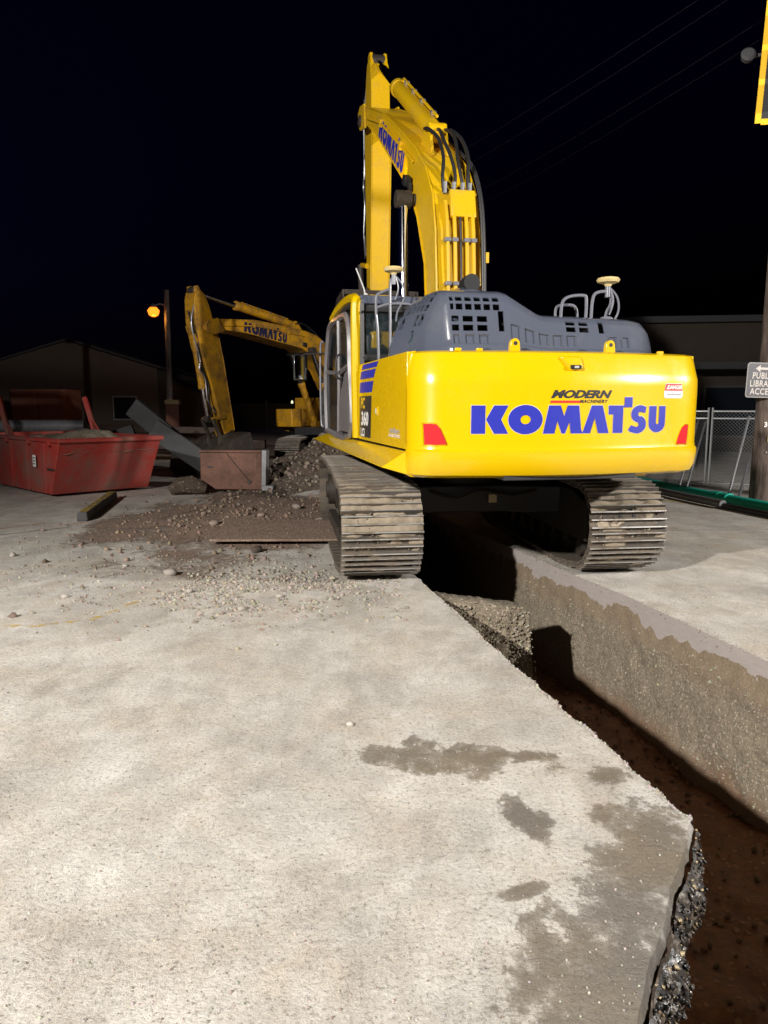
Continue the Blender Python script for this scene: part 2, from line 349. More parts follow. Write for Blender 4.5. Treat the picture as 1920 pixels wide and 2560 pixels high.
ribbon('trench_wall', res(eL, .06), -.14, DEP-.05, M['soil'], 20, .03, -.03, 5., 6)
ribbon('trench_wall', res(eN, .05), -.04, DEP-.05, M['mounddirt'], 24, .05, -.04, 5., 7)
def grid(name, x0, x1, y0, y1, nx, ny, zf, mat, kind='structure', keep=None):
    me = bpy.data.meshes.new(name); bm = bmesh.new()
    V = [[bm.verts.new((x, y, zf(x, y))) for x in np.linspace(x0, x1, nx)] for y in np.linspace(y0, y1, ny)]
    for j in range(ny-1):
        for i in range(nx-1):
            if keep is None or keep((x0+(x1-x0)*(i+.5)/(nx-1)), (y0+(y1-y0)*(j+.5)/(ny-1))): bm.faces.new((V[j][i], V[j][i+1], V[j+1][i+1], V[j+1][i]))
    bmesh.ops.delete(bm, geom=[v for v in bm.verts if not v.link_faces], context='VERTS')
    bm.to_mesh(me); bm.free(); return tag(link(name, me, mat, smooth=80), kind=kind)
grid('trench_floor', -2, 6, -1.8, 13.4, 110, 210, lambda x, y: DEP+.05*fb(x, y, 0, 1.6)+.035*fb(x, y, 4, 6.)+.02*fb(x, y, 9, 18.)+max(0, .35-.28*abs(y-7.0))*.1, M['redmud'])
ribbon('trench_end', res([Vector((-.9, 12.9)), Vector((.9, 12.9))], .1), -.01, DEP-.1, M['soil'], 12, .04)
# half of the trench refilled with gravel: a bank across the left side whose face looks back along the trench
def bank(name='gravel_bank'):
    bm = bmesh.new(); g = []; nu, nv = 44, 34
    A = Vector((.36, 7.30)); B = Vector((1.46, 7.12)); ax = Vector((-.23, .97))
    for i in range(nu+1):
        u = i/nu; col = []
        for j in range(nv+1):
            v = j/nv; p = A.lerp(B, u)
            if v < .7:
                k = v/.7; z = -1.36+(1.32-.10*u)*k; off = .30*k-.30+(.10*(1-k) if u > .8 else 0)
            else:
                k = (v-.7)/.3; z = -.04-.10*u-.9*k; off = .25+.8*k
            q = p+ax*off; w_ = .035*fb(q.x, q.y, z, 5., 5)+.02*fb(q.x, q.y, z+5, 16., 3)
            col.append(bm.verts.new((q.x+w_*.4+(.10*fb(z, 3.3, u, 2.5) if u > .9 else 0), q.y-w_, z+w_*.8)))
        g.append(col)
    for i in range(nu):
        for j in range(nv): bm.faces.new((g[i][j], g[i+1][j], g[i+1][j+1], g[i][j+1]))
    # right flank
    for j in range(nv//2): bm.faces.new((g[nu][j], g[nu][nv-j], g[nu][nv-j-1], g[nu][j+1])) if nv-j-1 > j+1 else None
    me = bpy.data.meshes.new(name); bm.to_mesh(me); bm.free(); return tag(link(name, me, M['soil'], smooth=80), kind='structure')
bank()
# stones showing in the cut faces
def seg_at(pts, t):
    i = min(int(t*(len(pts)-1)), len(pts)-2); f = t*(len(pts)-1)-i; d = (pts[i+1]-pts[i]).normalized(); return pts[i].lerp(pts[i+1], f), d
P = []; S = []
vis = [p for p in eR if 4.3 < p.y < 9.4]
for _ in range(6000):
    p, d = seg_at(vis, random.random()); nn = Vector((d.y, -d.x)); z = random.uniform(DEP+.12, -.22)
    if fb(p.x*2, p.y, z*2, 1.6) < random.uniform(-.35, .35): continue
    tt = min(1, (-.14-z)/1.1); k = -.004+.03*min(1, tt*5)+.02*tt+.026*fb(p.x, p.y, z+2, 5., 5); q = p-nn*(k-.002); P.append((q.x, q.y, z)); S.append(random.choice((.003, .004, .005, .006, .009, .015))*random.uniform(.7, 1.35))
for _ in range(1500):
    u = random.random(); k = random.random(); p = Vector((.36, 7.30)).lerp(Vector((1.46, 7.12)), u)+Vector((-.23, .97))*(.30*k-.30); P.append((p.x, p.y-.01, -1.36+(1.32-.1*u)*k)); S.append(random.uniform(.006, .02))
tag(pebbles('wall_gravel', P, S, stonecols(len(P), (.13, .1, .07), (.44, .4, .31))), 'pale pebbles bedded in the cut soil faces of the trench', 'gravel', kind='stuff')
P = []; S = []
for _ in range(1500):
    y = random.uniform(2, 9.5); x = random.uniform(.3, 4.); P.append((x, y, DEP+.05*fb(x, y, 0, 1.6)+.035*fb(x, y, 4, 6.)+.01+max(0, .35-.28*abs(y-7.0))*.1)); S.append(random.uniform(.008, .03))
tag(pebbles('trench_floor_gravel', P, S, stonecols(len(P), (.1, .05, .03), (.34, .2, .1))), 'muddy stones lying along the red trench floor', 'gravel', kind='stuff')
# broken asphalt hanging from the near slab edge
nearvis = res([p for p in eN if p.y > 1.0], .016)
def asphalt_bulge(p, t):
    k = .03+.075*max(0, fb(p.x, p.y, 3, 2.6)+.30); return .022+k*math.sin(math.pi*min(1, .05+t*.95))**.8
def asphalt():
    bm = bmesh.new(); g = []; rows = 22; n = len(nearvis)
    for i, p in enumerate(nearvis):
        d = (nearvis[min(i+1, n-1)]-nearvis[max(i-1, 0)]).normalized(); nn = Vector((d.y, -d.x)); col = []
        for j in range(rows+1):
            t_ = j/rows; z = -.035-.30*t_; k = asphalt_bulge(p, t_); q0 = p+nn*k
            c = noise.cell_vector(Vector((q0.x*62, q0.y*62, z*62))); cr = (c[0]-.5)*.014+.014*fb(q0.x, q0.y, z, 30., 4)
            q = q0+nn*(cr if j else 0); col.append(bm.verts.new((q.x, q.y, z+(c[1]-.5)*.008)))
        g.append(col)
    for i in range(n-1):
        for j in range(rows): bm.faces.new((g[i][j], g[i+1][j], g[i+1][j+1], g[i][j+1]))
    me = bpy.data.meshes.new('broken_asphalt'); bm.to_mesh(me); bm.free()
    a = me.attributes.new('col', 'FLOAT_COLOR', 'POINT'); cs = np.array([(.04, .039, .04) if fb(v.co.x, v.co.y, v.co.z, 20) > -.1 else (.14, .12, .1) for v in me.vertices]); a.data.foreach_set('color', np.concatenate([cs, np.ones((len(cs), 1))], 1).reshape(-1).astype(np.float32))
    o = link('broken_asphalt', me, M['tar'], smooth=25); return tag(o, 'wet black broken asphalt hanging under the near slab edge', 'asphalt', kind='stuff')
asphalt()
P = []; S = []; C = []
for _ in range(1500):
    p, d = seg_at(nearvis, random.random()); nn = Vector((d.y, -d.x)); t_ = random.random()
    q = p+nn*(asphalt_bulge(p, t_)+random.uniform(-.004, .012)); P.append((q.x, q.y, -.035-.30*t_)); S.append(random.choice((.004, .005, .007, .011))*random.uniform(.8, 1.3))
    C.append(random.choice(((.02, .02, .022), (.03, .03, .033), (.06, .055, .05), (.12, .11, .1), (.36, .28, .17))))
tag(pebbles('asphalt_crumbs', P, S, np.array(C), 'tar', .8, .35), 'loose stones and crumbs stuck on the broken asphalt edge', 'rubble', kind='stuff')
P = []; S = []
for pts, n in (([p for p in eL if p.y < 7.6], 900), ([p for p in eR if p.y < 9.2], 300)):
    for _ in range(n):
        p, d = seg_at(pts, random.random()); nn = Vector((d.y, -d.x)); o_ = random.uniform(-.018, .012)*(1 if pts[0].x < 2 else -1); q = p+nn*o_; P.append((q.x, q.y, -.004-random.random()**2*.08 if o_*(1 if pts[0].x < 2 else -1) > 0 else .002)); S.append(random.choice((.003, .004, .006, .009))*random.uniform(.8, 1.4))
tag(pebbles('edge_crumbs', P, S, stonecols(len(P), (.26, .23, .2), (.6, .56, .5))), 'pale concrete crumbs along the broken trench edges', 'rubble', kind='stuff')
# dirt spread over the pavement on the far left, with relief
def dirtz(x, y):
    d = ((x+2.5)/1.75)**2+((y-12.3)/3.0)**2
    return .004+max(0, 1-d)*.05+(.02*fb(x, y, 1, 2.5)+.012*fb(x, y, 3, 9.))*max(0, min(1, 1.15-d))
def dirtkeep(x, y):
    d = ((x+2.5)/1.75)**2+((y-12.3)/3.0)**2; return d < 2.6 and x < -.3
o = grid('dirt_spread', -5.6, .2, 7.4, 16.5, 120, 150, lambda x, y: max(.004, dirtz(x, y)), M['dirt_thin'], 'structure', dirtkeep)
a = o.data.attributes.new('cover', 'FLOAT', 'POINT')
for i, v in enumerate(o.data.vertices):
    x, y = v.co.x, v.co.y; a.data[i].value = max(0., min(1., 1.0-.48*(((x+2.3)/1.9)**2+((y-12.2)/3.2)**2)+.55*fb(x, y, 6, .9)))
def moundz(x, y):
    a = 1.05*math.exp(-((x+1.35)/1.0)**2-((y-19.0)/1.7)**2)+.55*math.exp(-((x+2.3)/.8)**2-((y-17.0)/1.3)**2)+.5*math.exp(-((x+.2)/1.2)**2-((y-18.2)/1.2)**2)
    a -= .75*math.exp(-((x+1.05)/.55)**2-((y-15.6)/.8)**2)
    return a*(1+.35*fb(x, y, 2, 1.3))+.07*fb(x, y, 5, 3.)+.035*fb(x, y, 8, 9.)-.05
grid('spoil_mound', -4.4, 2.2, 13.6, 22, 110, 120, moundz, M['mounddirt'])
# gravel
def scatter(name, n, fn, smin, smax, label, pw=3.0, lo=(.2, .17, .14), hi=(.52, .47, .4)):
    P = []; S = []
    while len(P) < n:
        q = fn()
        if q is None: continue
        s = smin+(smax-smin)*random.random()**pw; P.append((q[0], q[1], q[2]+s*.25)); S.append(s)
    return tag(pebbles(name, P, S, stonecols(n, lo, hi)), label, 'gravel', kind='stuff')
def in_hole(x, y):
    c = False; n = len(loop); j = n-1
    for i in range(n):
        a, b = loop[i], loop[j]
        if (a.y > y) != (b.y > y) and x < (b.x-a.x)*(y-a.y)/(b.y-a.y)+a.x: c = not c
        j = i
    return c
def g_fan():
    x = random.gauss(-1.15, .75); y = random.gauss(7.35, .55)
    return (x, y, 0) if x < .25 and fb(x, y, 0, 1.5) > -.25 else None
def g_left():
    x = random.uniform(-5.5, -.4); y = random.gauss(8.6, 1.3); return (x, y, 0.0) if fb(x, y, 4, .8) > -.1 else None
def g_dirt():
    x = random.gauss(-2.3, 1.2); y = random.gauss(12, 2); return (x, y, max(0, dirtz(x, y))) if x < -.6 or y > 13 else None
def g_all():
    y = 1.9+9*random.random()**1.4; x = random.uniform(-.62*y-.3, .62*y+.4); return (x, y, 0) if not in_hole(x, y) else None
def g_mound():
    x = random.uniform(-4, 1.6); y = random.uniform(13.8, 20.); z = moundz(x, y); return (x, y, z) if z > 0 else None
scatter('gravel_spill', 3400, g_fan, .003, .028, 'pale gravel spilled on the slab beside the left track')
scatter('loose_gravel', 1300, g_left, .003, .02, 'loose gravel strewn over the slab towards the red skip')
scatter('dirt_gravel', 1700, g_dirt, .004, .045, 'stones mixed into the brown dirt by the steel plate', lo=(.13, .085, .06), hi=(.36, .27, .21))
scatter('grit', 9000, g_all, .0012, .007, 'fine grit scattered over the concrete slab', 2.0, (.24, .21, .18), (.62, .57, .52))
scatter('mound_gravel', 1600, g_mound, .012, .075, 'stones and clods in the dark spoil mound', 3.2, (.07, .05, .04), (.3, .25, .2))
# single stones one can pick out
def stone(x, y, s, c, label, z=0):
    bm = bmesh.new(); bmesh.ops.create_icosphere(bm, subdivisions=2, radius=1)
    for v in bm.verts:
        k = 1+.28*noise.noise(v.co*1.3+Vector((x*7, y*5, 0))); v.co = Vector((v.co.x*k*s, v.co.y*k*s*.75, v.co.z*k*s*.55))
    me = bpy.data.meshes.new('stone'); bm.to_mesh(me); bm.free()
    a = me.attributes.new('col', 'FLOAT_COLOR', 'POINT'); a.data.foreach_set('color', np.tile((*c, 1), len(me.vertices)).astype(np.float32))
    o = link('stone', me, M['stone'], smooth=50); o.location = (x, y, z+s*.38); o.rotation_euler = (0, 0, x*9+y); return tag(o, label, 'stone')
stone(-2.35, 7.95, .085, (.40, .36, .33), 'large pale flat stone alone on the slab beside the gravel spill')
for x, y, s, c in ((-1.95, 7.2, .05, (.4, .37, .33)), (-1.02, 7.0, .045, (.45, .42, .38)), (-.55, 7.75, .04, (.5, .45, .36)), (-3.1, 7.0, .04, (.48, .44, .4)), (-4.6, 9.0, .05, (.45, .42, .39)), (-1.3, 6.55, .05, (.4, .37, .33)), (-3.0, 8.4, .035, (.5, .46, .4)), (-.2, 4.1, .025, (.6, .55, .5))):
    tag(stone(x, y, s, c, 'fist-sized pale stone lying loose on the concrete slab'), group='pale stones on the slab')
for x, y, s, c in ((-2.6, 11.2, .08, (.3, .24, .2)), (-1.0, 11.5, .1, (.28, .23, .19)), (-1.25, 10.4, .09, (.3, .26, .22)), (-2.0, 11.9, .07, (.3, .22, .18)), (-.9, 12.3, .11, (.26, .21, .18)), (-2.3, 12.6, .08, (.27, .21, .17)), (-1.55, 13.0, .1, (.3, .25, .22)), (-3.0, 12.2, .06, (.3, .24, .2))):
    tag(stone(x, y, s, c, 'brown cobble half sunk in the dirt by the steel plate', max(0, dirtz(x, y))), group='cobbles in the dirt')
stone(-1.62, 9.25, .09, (.05, .035, .03), 'dark wet clod on the slab in front of the steel plate')
# steel road plate
mb = MB(); mb.box((0, 0, 0), (2.5, 1.75, .03)); o = part('steel_plate', mb, M['dirt'], bevel=.006, loc=(-1.12, 10.55, .075), rot=(0, .01, R(4))); tag(o, 'dirt-covered steel road plate lying beside the left track', 'steel plate')
# worn spray marks on the slab
def strip(name, pts, wd, mat, label, z=.004, cat='marking'):
    bm = bmesh.new(); prev = None
    P = [Vector(p) for p in pts]
    for i, p in enumerate(P):
        d = (P[min(i+1, len(P)-1)]-P[max(i-1, 0)]).normalized(); nn = Vector((-d.y, d.x))*wd/2
        cur = (bm.verts.new((p.x+nn.x, p.y+nn.y, z)), bm.verts.new((p.x-nn.x, p.y-nn.y, z)))
        if prev: bm.faces.new((prev[0], prev[1], cur[1], cur[0]))
        prev = cur
    me = bpy.data.meshes.new(name); bm.to_mesh(me); bm.free(); return tag(link(name, me, M[mat], smooth=0), label, cat)
strip('spray_mark', [(-3.75, 6.1), (-2.95, 6.05), (-2.55, 6.25), (-2.35, 6.85)], .07, 'ypaint', 'worn yellow hooked spray line on the slab')
strip('spray_mark', [(-3.6, 5.7), (-3.45, 6.1), (-3.3, 5.85)], .09, 'ypaint', 'worn yellow arrowhead sprayed on the slab')
strip('spray_mark', [(-6.6, 10.6), (-6.1, 11.3), (-5.9, 10.9), (-5.4, 11.6), (-5.2, 11.2), (-4.7, 11.75)], .08, 'opaint', 'orange zigzag spray line leading to the yellow kerb')
strip('slab_joint', [(-7., 9.1), (-4.8, 11.2)], .025, 'grime_flat' if 'grime_flat' in M else 'grime', 'dark joint across the slab leading to the kerb', cat='joint')
strip('kerb_paint', [(8.6, 11.3), (6.2, 13.3), (5.2, 15.0), (4.6, 17.6)], .28, 'ypaint', 'worn yellow band painted along the road edge by the grey pipe')
strip('road_line', [(4.0, 10.9), (9., 11.2)], .1, 'wpaint', 'worn pale line across the road beside the right track')
# kerb
mb = MB(); mb.prism([(-.09, 0), (.09, 0), (.075, .15), (-.07, .15)], 0, 3.0, 'y'); o = part('kerb', mb, M['slabgrey'], loc=(-4.85, 11.75, 0), rot=(0, 0, R(11)), bevel=.02)
tag(o, 'concrete kerb with yellow painted top running to the red skip', 'kerb')
mb = MB(); mb.box((0, 1.5, .153), (.135, 2.9, .004)); part('painted_top', mb, M['ypaint'], o, smooth=0)
# ------------------------------------------------------------------ lettering
_dg = None
def text_mesh(s, size, bold=0., shear=0., sx=1., space=1.):
    c = bpy.data.curves.new('t', 'FONT'); c.body = s; c.size = size; c.offset = bold; c.shear = shear; c.align_x = 'CENTER'; c.align_y = 'CENTER'; c.space_character = space; c.resolution_u = 3
    o = bpy.data.objects.new('t', c); COL.objects.link(o); bpy.context.view_layer.update()
    me = bpy.data.meshes.new_from_object(o.evaluated_get(bpy.context.evaluated_depsgraph_get())); bpy.data.objects.remove(o); bpy.data.curves.remove(c)
    for v in me.vertices: v.co.x *= sx
    return me
def poly_mesh(polys, holes=()):
    c = bpy.data.curves.new('p', 'CURVE'); c.dimensions = '2D'; c.fill_mode = 'BOTH'
    for p in list(polys)+list(holes):
        sp = c.splines.new('POLY'); sp.points.add(len(p)-1); sp.use_cyclic_u = True
        for q, (x, y) in zip(sp.points, p): q.co = (x, y, 0, 1)
    o = bpy.data.objects.new('p', c); COL.objects.link(o); bpy.context.view_layer.update()
    me = bpy.data.meshes.new_from_object(o.evaluated_get(bpy.context.evaluated_depsgraph_get())); bpy.data.objects.remove(o); bpy.data.curves.remove(c); return me
def arc(cx, cy, r, a0, a1, n=14, ry=None): return [(cx+r*math.cos(R(a0+(a1-a0)*i/n)), cy+(ry or r)*math.sin(R(a0+(a1-a0)*i/n))) for i in range(n+1)]
def block_logo():
    """the heavy seven-letter maker's word, drawn as outlines in units of cap height; baseline 0, x from 0 to 6.42"""
    k1 = [(0, 0), (.41, 0), (.41, 1), (0, 1)]; k2 = [(.43, .5), (.66, 1), (1.08, 1), (.87, .5), (1.09, 0), (.67, 0)]
    o_ = arc(1.60, .5, .52, 0, 360, 32)[:-1]; oh = arc(1.60, .5, .155, 0, 360, 20, .16)[:-1]
    m_ = [(2.14, 0), (2.31, 1), (2.68, 1), (2.79, .62), (2.90, 1), (3.27, 1), (3.36, .14), (3.42, .0), (3.02, 0), (2.97, .42), (2.84, 0), (2.73, 0), (2.58, .44), (2.50, 0)]
    a_ = [(3.40, 0), (3.69, 1), (4.06, 1), (4.30, 0), (3.93, 0), (3.80, .55), (3.66, 0)]
    t_ = [(4.27, 1), (4.27, .67), (4.44, .67), (4.44, 0), (4.79, 0), (4.79, .93), (5.12, .93), (5.12, 1.30), (4.83, 1.30), (4.83, 1)]
    s_ = [(4.99, .10), (5.07, .03)]+arc(5.33, .31, .34, -112, 62, 14)+arc(5.44, .68, .085, 250, 92, 8)[0:]+[(5.62, .72), (5.66, .95)]+arc(5.42, .68, .33, 62, 232, 16)+arc(5.30, .30, .085, 55, -100, 8)+[(5.10, .28)]
    u_ = [(5.77, 1)]+[(5.77, .34)]+arc(6.10, .32, .33, 180, 360, 16)+[(6.43, .98), (6.20, .98), (6.20, .36)]+arc(6.10, .36, .065, 0, -180, 8)+[(6.05, .36), (6.12-.03, .98)]
    u_ = [(5.77, .98), (5.77, .33)]+arc(6.10, .33, .33, 180, 360, 16)+[(6.43, .98), (6.17, .98), (6.17, .36)]+arc(6.115, .36, .055, 0, -180, 8)+[(6.06, .98)]
    return [k1, k2, o_, m_, a_, t_, s_, u_], [oh]
def wrap(me, f, cuts=None, cut_axis=0):
    """bend a flat decal mesh onto a surface: f(x, y) -> point"""
    bm = bmesh.new(); bm.from_mesh(me)
    if cuts is not None:
        for c in cuts:
            no = (1, 0, 0) if cut_axis == 0 else (0, 1, 0); bmesh.ops.bisect_plane(bm, geom=bm.verts[:]+bm.edges[:]+bm.faces[:], plane_co=(c, 0, 0) if cut_axis == 0 else (0, c, 0), plane_no=no)
    for v in bm.verts: v.co = Vector(f(v.co.x, v.co.y))
    bm.to_mesh(me); bm.free(); return me
def decal(name, me, f, mat, parent, cuts=None):
    return link(name, wrap(me, f, cuts), mat, parent, smooth=0)
def rect(x0, y0, x1, y1): return [(x0, y0), (x1, y0), (x1, y1), (x0, y1)]

# ------------------------------------------------------------------ tracked excavator (x right, y forward, z up; origin under the swing centre)
def interp(x, xs, ys): return float(np.interp(x, xs, ys))
REAR_Z = [(1.195, .30), (1.202, .14), (1.23, .06), (1.29, .02), (1.40, .0), (1.445, .0), (1.465, .022), (1.50, .03), (2.02, .03), (2.10, .035), (2.14, .05), (2.27, .09), (2.31, .11), (2.33, .16), (2.335, .30)]
def rear_inset(z): return interp(z, [a for a, b in REAR_Z], [b for a, b in REAR_Z])
def rear_y(x, z): return -3.42+x*x/8.0+rear_inset(z)
def cw_outline(ins):
    hw = 1.468-ins*.3; pts = [(-hw, -2.928)]
    rc = .32
    ycorner = -3.42+(hw-rc)**2/8.0+ins
    cy = ycorner+rc
    pts.append((-hw, cy+.02)); pts += [(-hw+rc+rc*math.cos(R(a)), cy+rc*math.sin(R(a))) for a in range(186, 262, 8)]
    xs = np.linspace(-(hw-rc)+.03, hw-rc-.03, 25); pts += [(x, -3.42+x*x/8.0+ins) for x in xs]
    pts += [(hw-rc+rc*math.cos(R(a)), cy+rc*math.sin(R(a))) for a in range(278, 356, 8)]; pts += [(hw, cy+.02), (hw, -2.928)]
    return pts
def counterweight(root, mat):
    bm = bmesh.new(); rows = []
    for z, ins in REAR_Z: rows.append([bm.verts.new((x, y, z)) for x, y in cw_outline(ins)])
    n = len(rows[0])
    for a, b in zip(rows[:-1], rows[1:]):
        for i in range(n-1): bm.faces.new((a[i], a[i+1], b[i+1], b[i]))
    bm.faces.new(rows[0][::-1]); bm.faces.new(rows[-1])
    bm.faces.new([r[0] for r in rows]); bm.faces.new([r[-1] for r in rows][::-1])
    me = bpy.data.meshes.new('counterweight'); bm.to_mesh(me); bm.free()
    return link('counterweight', me, mat, root, smooth=28)
def hood(root, mat):
    def T(l): return interp(l, [-1.405, -1.40, -1.37, -1.30, -1.20, -1.14, -1.07, -.52, -.46, -.16, -.09, .82, .94, 1.02, 1.07, 1.10, 1.12], [2.305, 2.41, 2.54, 2.72, 2.86, 2.915, 2.93, 2.93, 2.915, 2.735, 2.715, 2.70, 2.685, 2.635, 2.56, 2.45, 2.305])
    vk = [0, .1, .15, .3, .42, .5, .56, .64, .8, .95, 1.]
    sk = [-3.0, -2.985, -2.955, -2.91, -2.868, -2.815, -2.73, -2.58, -2.34, -2.03, -1.97]; fk = [0, .14, .19, .52, .78, .905, .965, 1.0, 1.0, .97, .45]
    def pos(l, v, dep=0.):
        h = T(l)-2.30; e = max(0., (-l-1.02)/.40, (l-.78)/.36); s = interp(v, vk, sk)+.22*e*e*(1-v)+l*l*.03
        f = interp(v, vk, fk)
        if v > .6 and l < -1.0: f *= 1-.25*((-1.0-l)/.42)*0
        return (l+.24*min(1, max(0, -s-2.0))*max(0, (-1.0-l)/.4), s+dep, 2.30+h*f-dep*.25)
    holes = []   # (l0, l1, v0, v1)
    for r in ((.365, .405), (.425, .465)):
        for k in range(6): holes.append((-1.07+k*.088, -1.07+k*.088+.064, *r))
    for r in ((.225, .265), (.285, .325)):
        for k in range(3): holes.append((-1.06+k*.135, -1.06+k*.135+.098, *r))
    holes.append((-.585, -.53, .225, .36))
    for r in ((.325, .375), (.395, .445)):
        for k in range(2): holes.append((.10+k*.135, .10+k*.135+.1, *r))
    holes.append((.44, .50, .32, .455))
    for li, (a, b) in enumerate(((-1.392, -1.362), (-1.345, -1.305), (-1.285, -1.245), (-1.225, -1.195), (-1.175, -1.15))):
        for k in range(6):
            if (li == 0 and k not in (1, 5)) or (li == 1 and k in (2, 3)): continue
            v0 = .585+k*.066; holes.append((a, b, v0, v0+.046))
    pockets = [(-1.05+k*.135, -1.05+k*.135+.105, .13, .205) for k in range(3)]+[(-.47+k*.14, -.47+k*.14+.105, .17, .29) for k in range(5)]+[(.52+k*.14, .52+k*.14+.105, .17, .29) for k in range(2)]
    us = sorted(set([round(x, 4) for x in np.linspace(-1.405, 1.12, 57)]+[round(h[i], 4) for h in holes+pockets for i in (0, 1)]+[round(h[i]+d, 4) for h in pockets for i, d in ((0, .012), (1, -.012))]))
    vs_ = sorted(set([round(x, 4) for x in np.linspace(0, 1, 35)]+[round(h[i], 4) for h in holes+pockets for i in (2, 3)]+[round(h[i]+d, 4) for h in pockets for i, d in ((2, .012), (3, -.012))]))
    def clean(a, tol):
        o = [a[0]]
        for x in a[1:]:
            if x-o[-1] > tol: o.append(x)
        return o
    us = clean(us, .003); vs_ = clean(vs_, .003)
    bm = bmesh.new(); g = []
    for l in us:
        col = []
        for v in vs_:
            d = .018 if any(a+.006 < l < b-.006 and c+.006 < v < e-.006 for a, b, c, e in pockets) else 0.
            col.append(bm.verts.new(pos(l, v, d)))
        g.append(col)
    for i in range(len(us)-1):
        for j in range(len(vs_)-1):
            l = (us[i]+us[i+1])/2; v = (vs_[j]+vs_[j+1])/2
            if any(a < l < b and c < v < e for a, b, c, e in holes): continue
            bm.faces.new((g[i][j], g[i+1][j], g[i+1][j+1], g[i][j+1]))
    bmesh.ops.delete(bm, geom=[v for v in bm.verts if not v.link_faces], context='VERTS')
    me = bpy.data.meshes.new('engine_hood'); bm.to_mesh(me); bm.free()
    o = link('engine_hood', me, mat, root, smooth=40)
    s = o.modifiers.new('thick', 'SOLIDIFY'); s.thickness = .016; s.offset = -1
    return o
_shoe = None
def shoe_mesh():
    global _shoe
    if _shoe: return _shoe
    mb = MB(); W_ = .84; p = .212
    mb.box((0, 0, -.012), (W_, p*.97, .022))
    for y in (-.085, -.002, .082): mb.prism([(y-.016, -.001), (y+.016, -.001), (y+.007, .044), (y-.007, .044)], -W_/2+.002, W_/2-.002, 'x')
    mb.mi = 2
    for y in (-.085, -.002, .082): mb.box((0, y, .0445), (W_-.006, .0135, .003))
    mb.mi = 1
    for x in (-.075, .075): mb.box((x, .04, .002), (.038, .03, .006))
    mb.mi = 0
    _shoe = mb.mesh('shoe'); _shoe.materials.append(M['shoe']); _shoe.materials.append(M['black']); _shoe.materials.append(M['tip']); return _shoe
def track_path(n=51):
    """shoe positions (y, z, tilt) evenly spaced round the chain loop"""
    P = [(1.5, .045), (-1.45, .045)]
    P += [(-1.97+.445*math.cos(R(a)), .545+.445*math.sin(R(a))) for a in range(-106, -256, -6)]
    P += [(-.9, 1.045), (-.6, 1.065), (.0, 1.05), (.65, 1.07), (1.2, 1.055)]
    P += [(1.97+.46*math.cos(R(a)), .56+.46*math.sin(R(a))) for a in range(84, -72, -6)]
    P.append(P[0]); P = np.array(P); d = np.concatenate([[0], np.cumsum(np.hypot(*np.diff(P, axis=0).T))]); tot = d[-1]; out = []
    for i in range(n):
        q = ((i+.35)*tot/n) % tot; y = np.interp(q, d, P[:, 0]); z = np.interp(q, d, P[:, 1])
        e = .06; y0, z0 = np.interp((q-e) % tot, d, P[:, 0]), np.interp((q-e) % tot, d, P[:, 1]); y1, z1 = np.interp((q+e) % tot, d, P[:, 0]), np.interp((q+e) % tot, d, P[:, 1])
        out.append((float(y), float(z), math.atan2(z1-z0, y1-y0)))
    return out
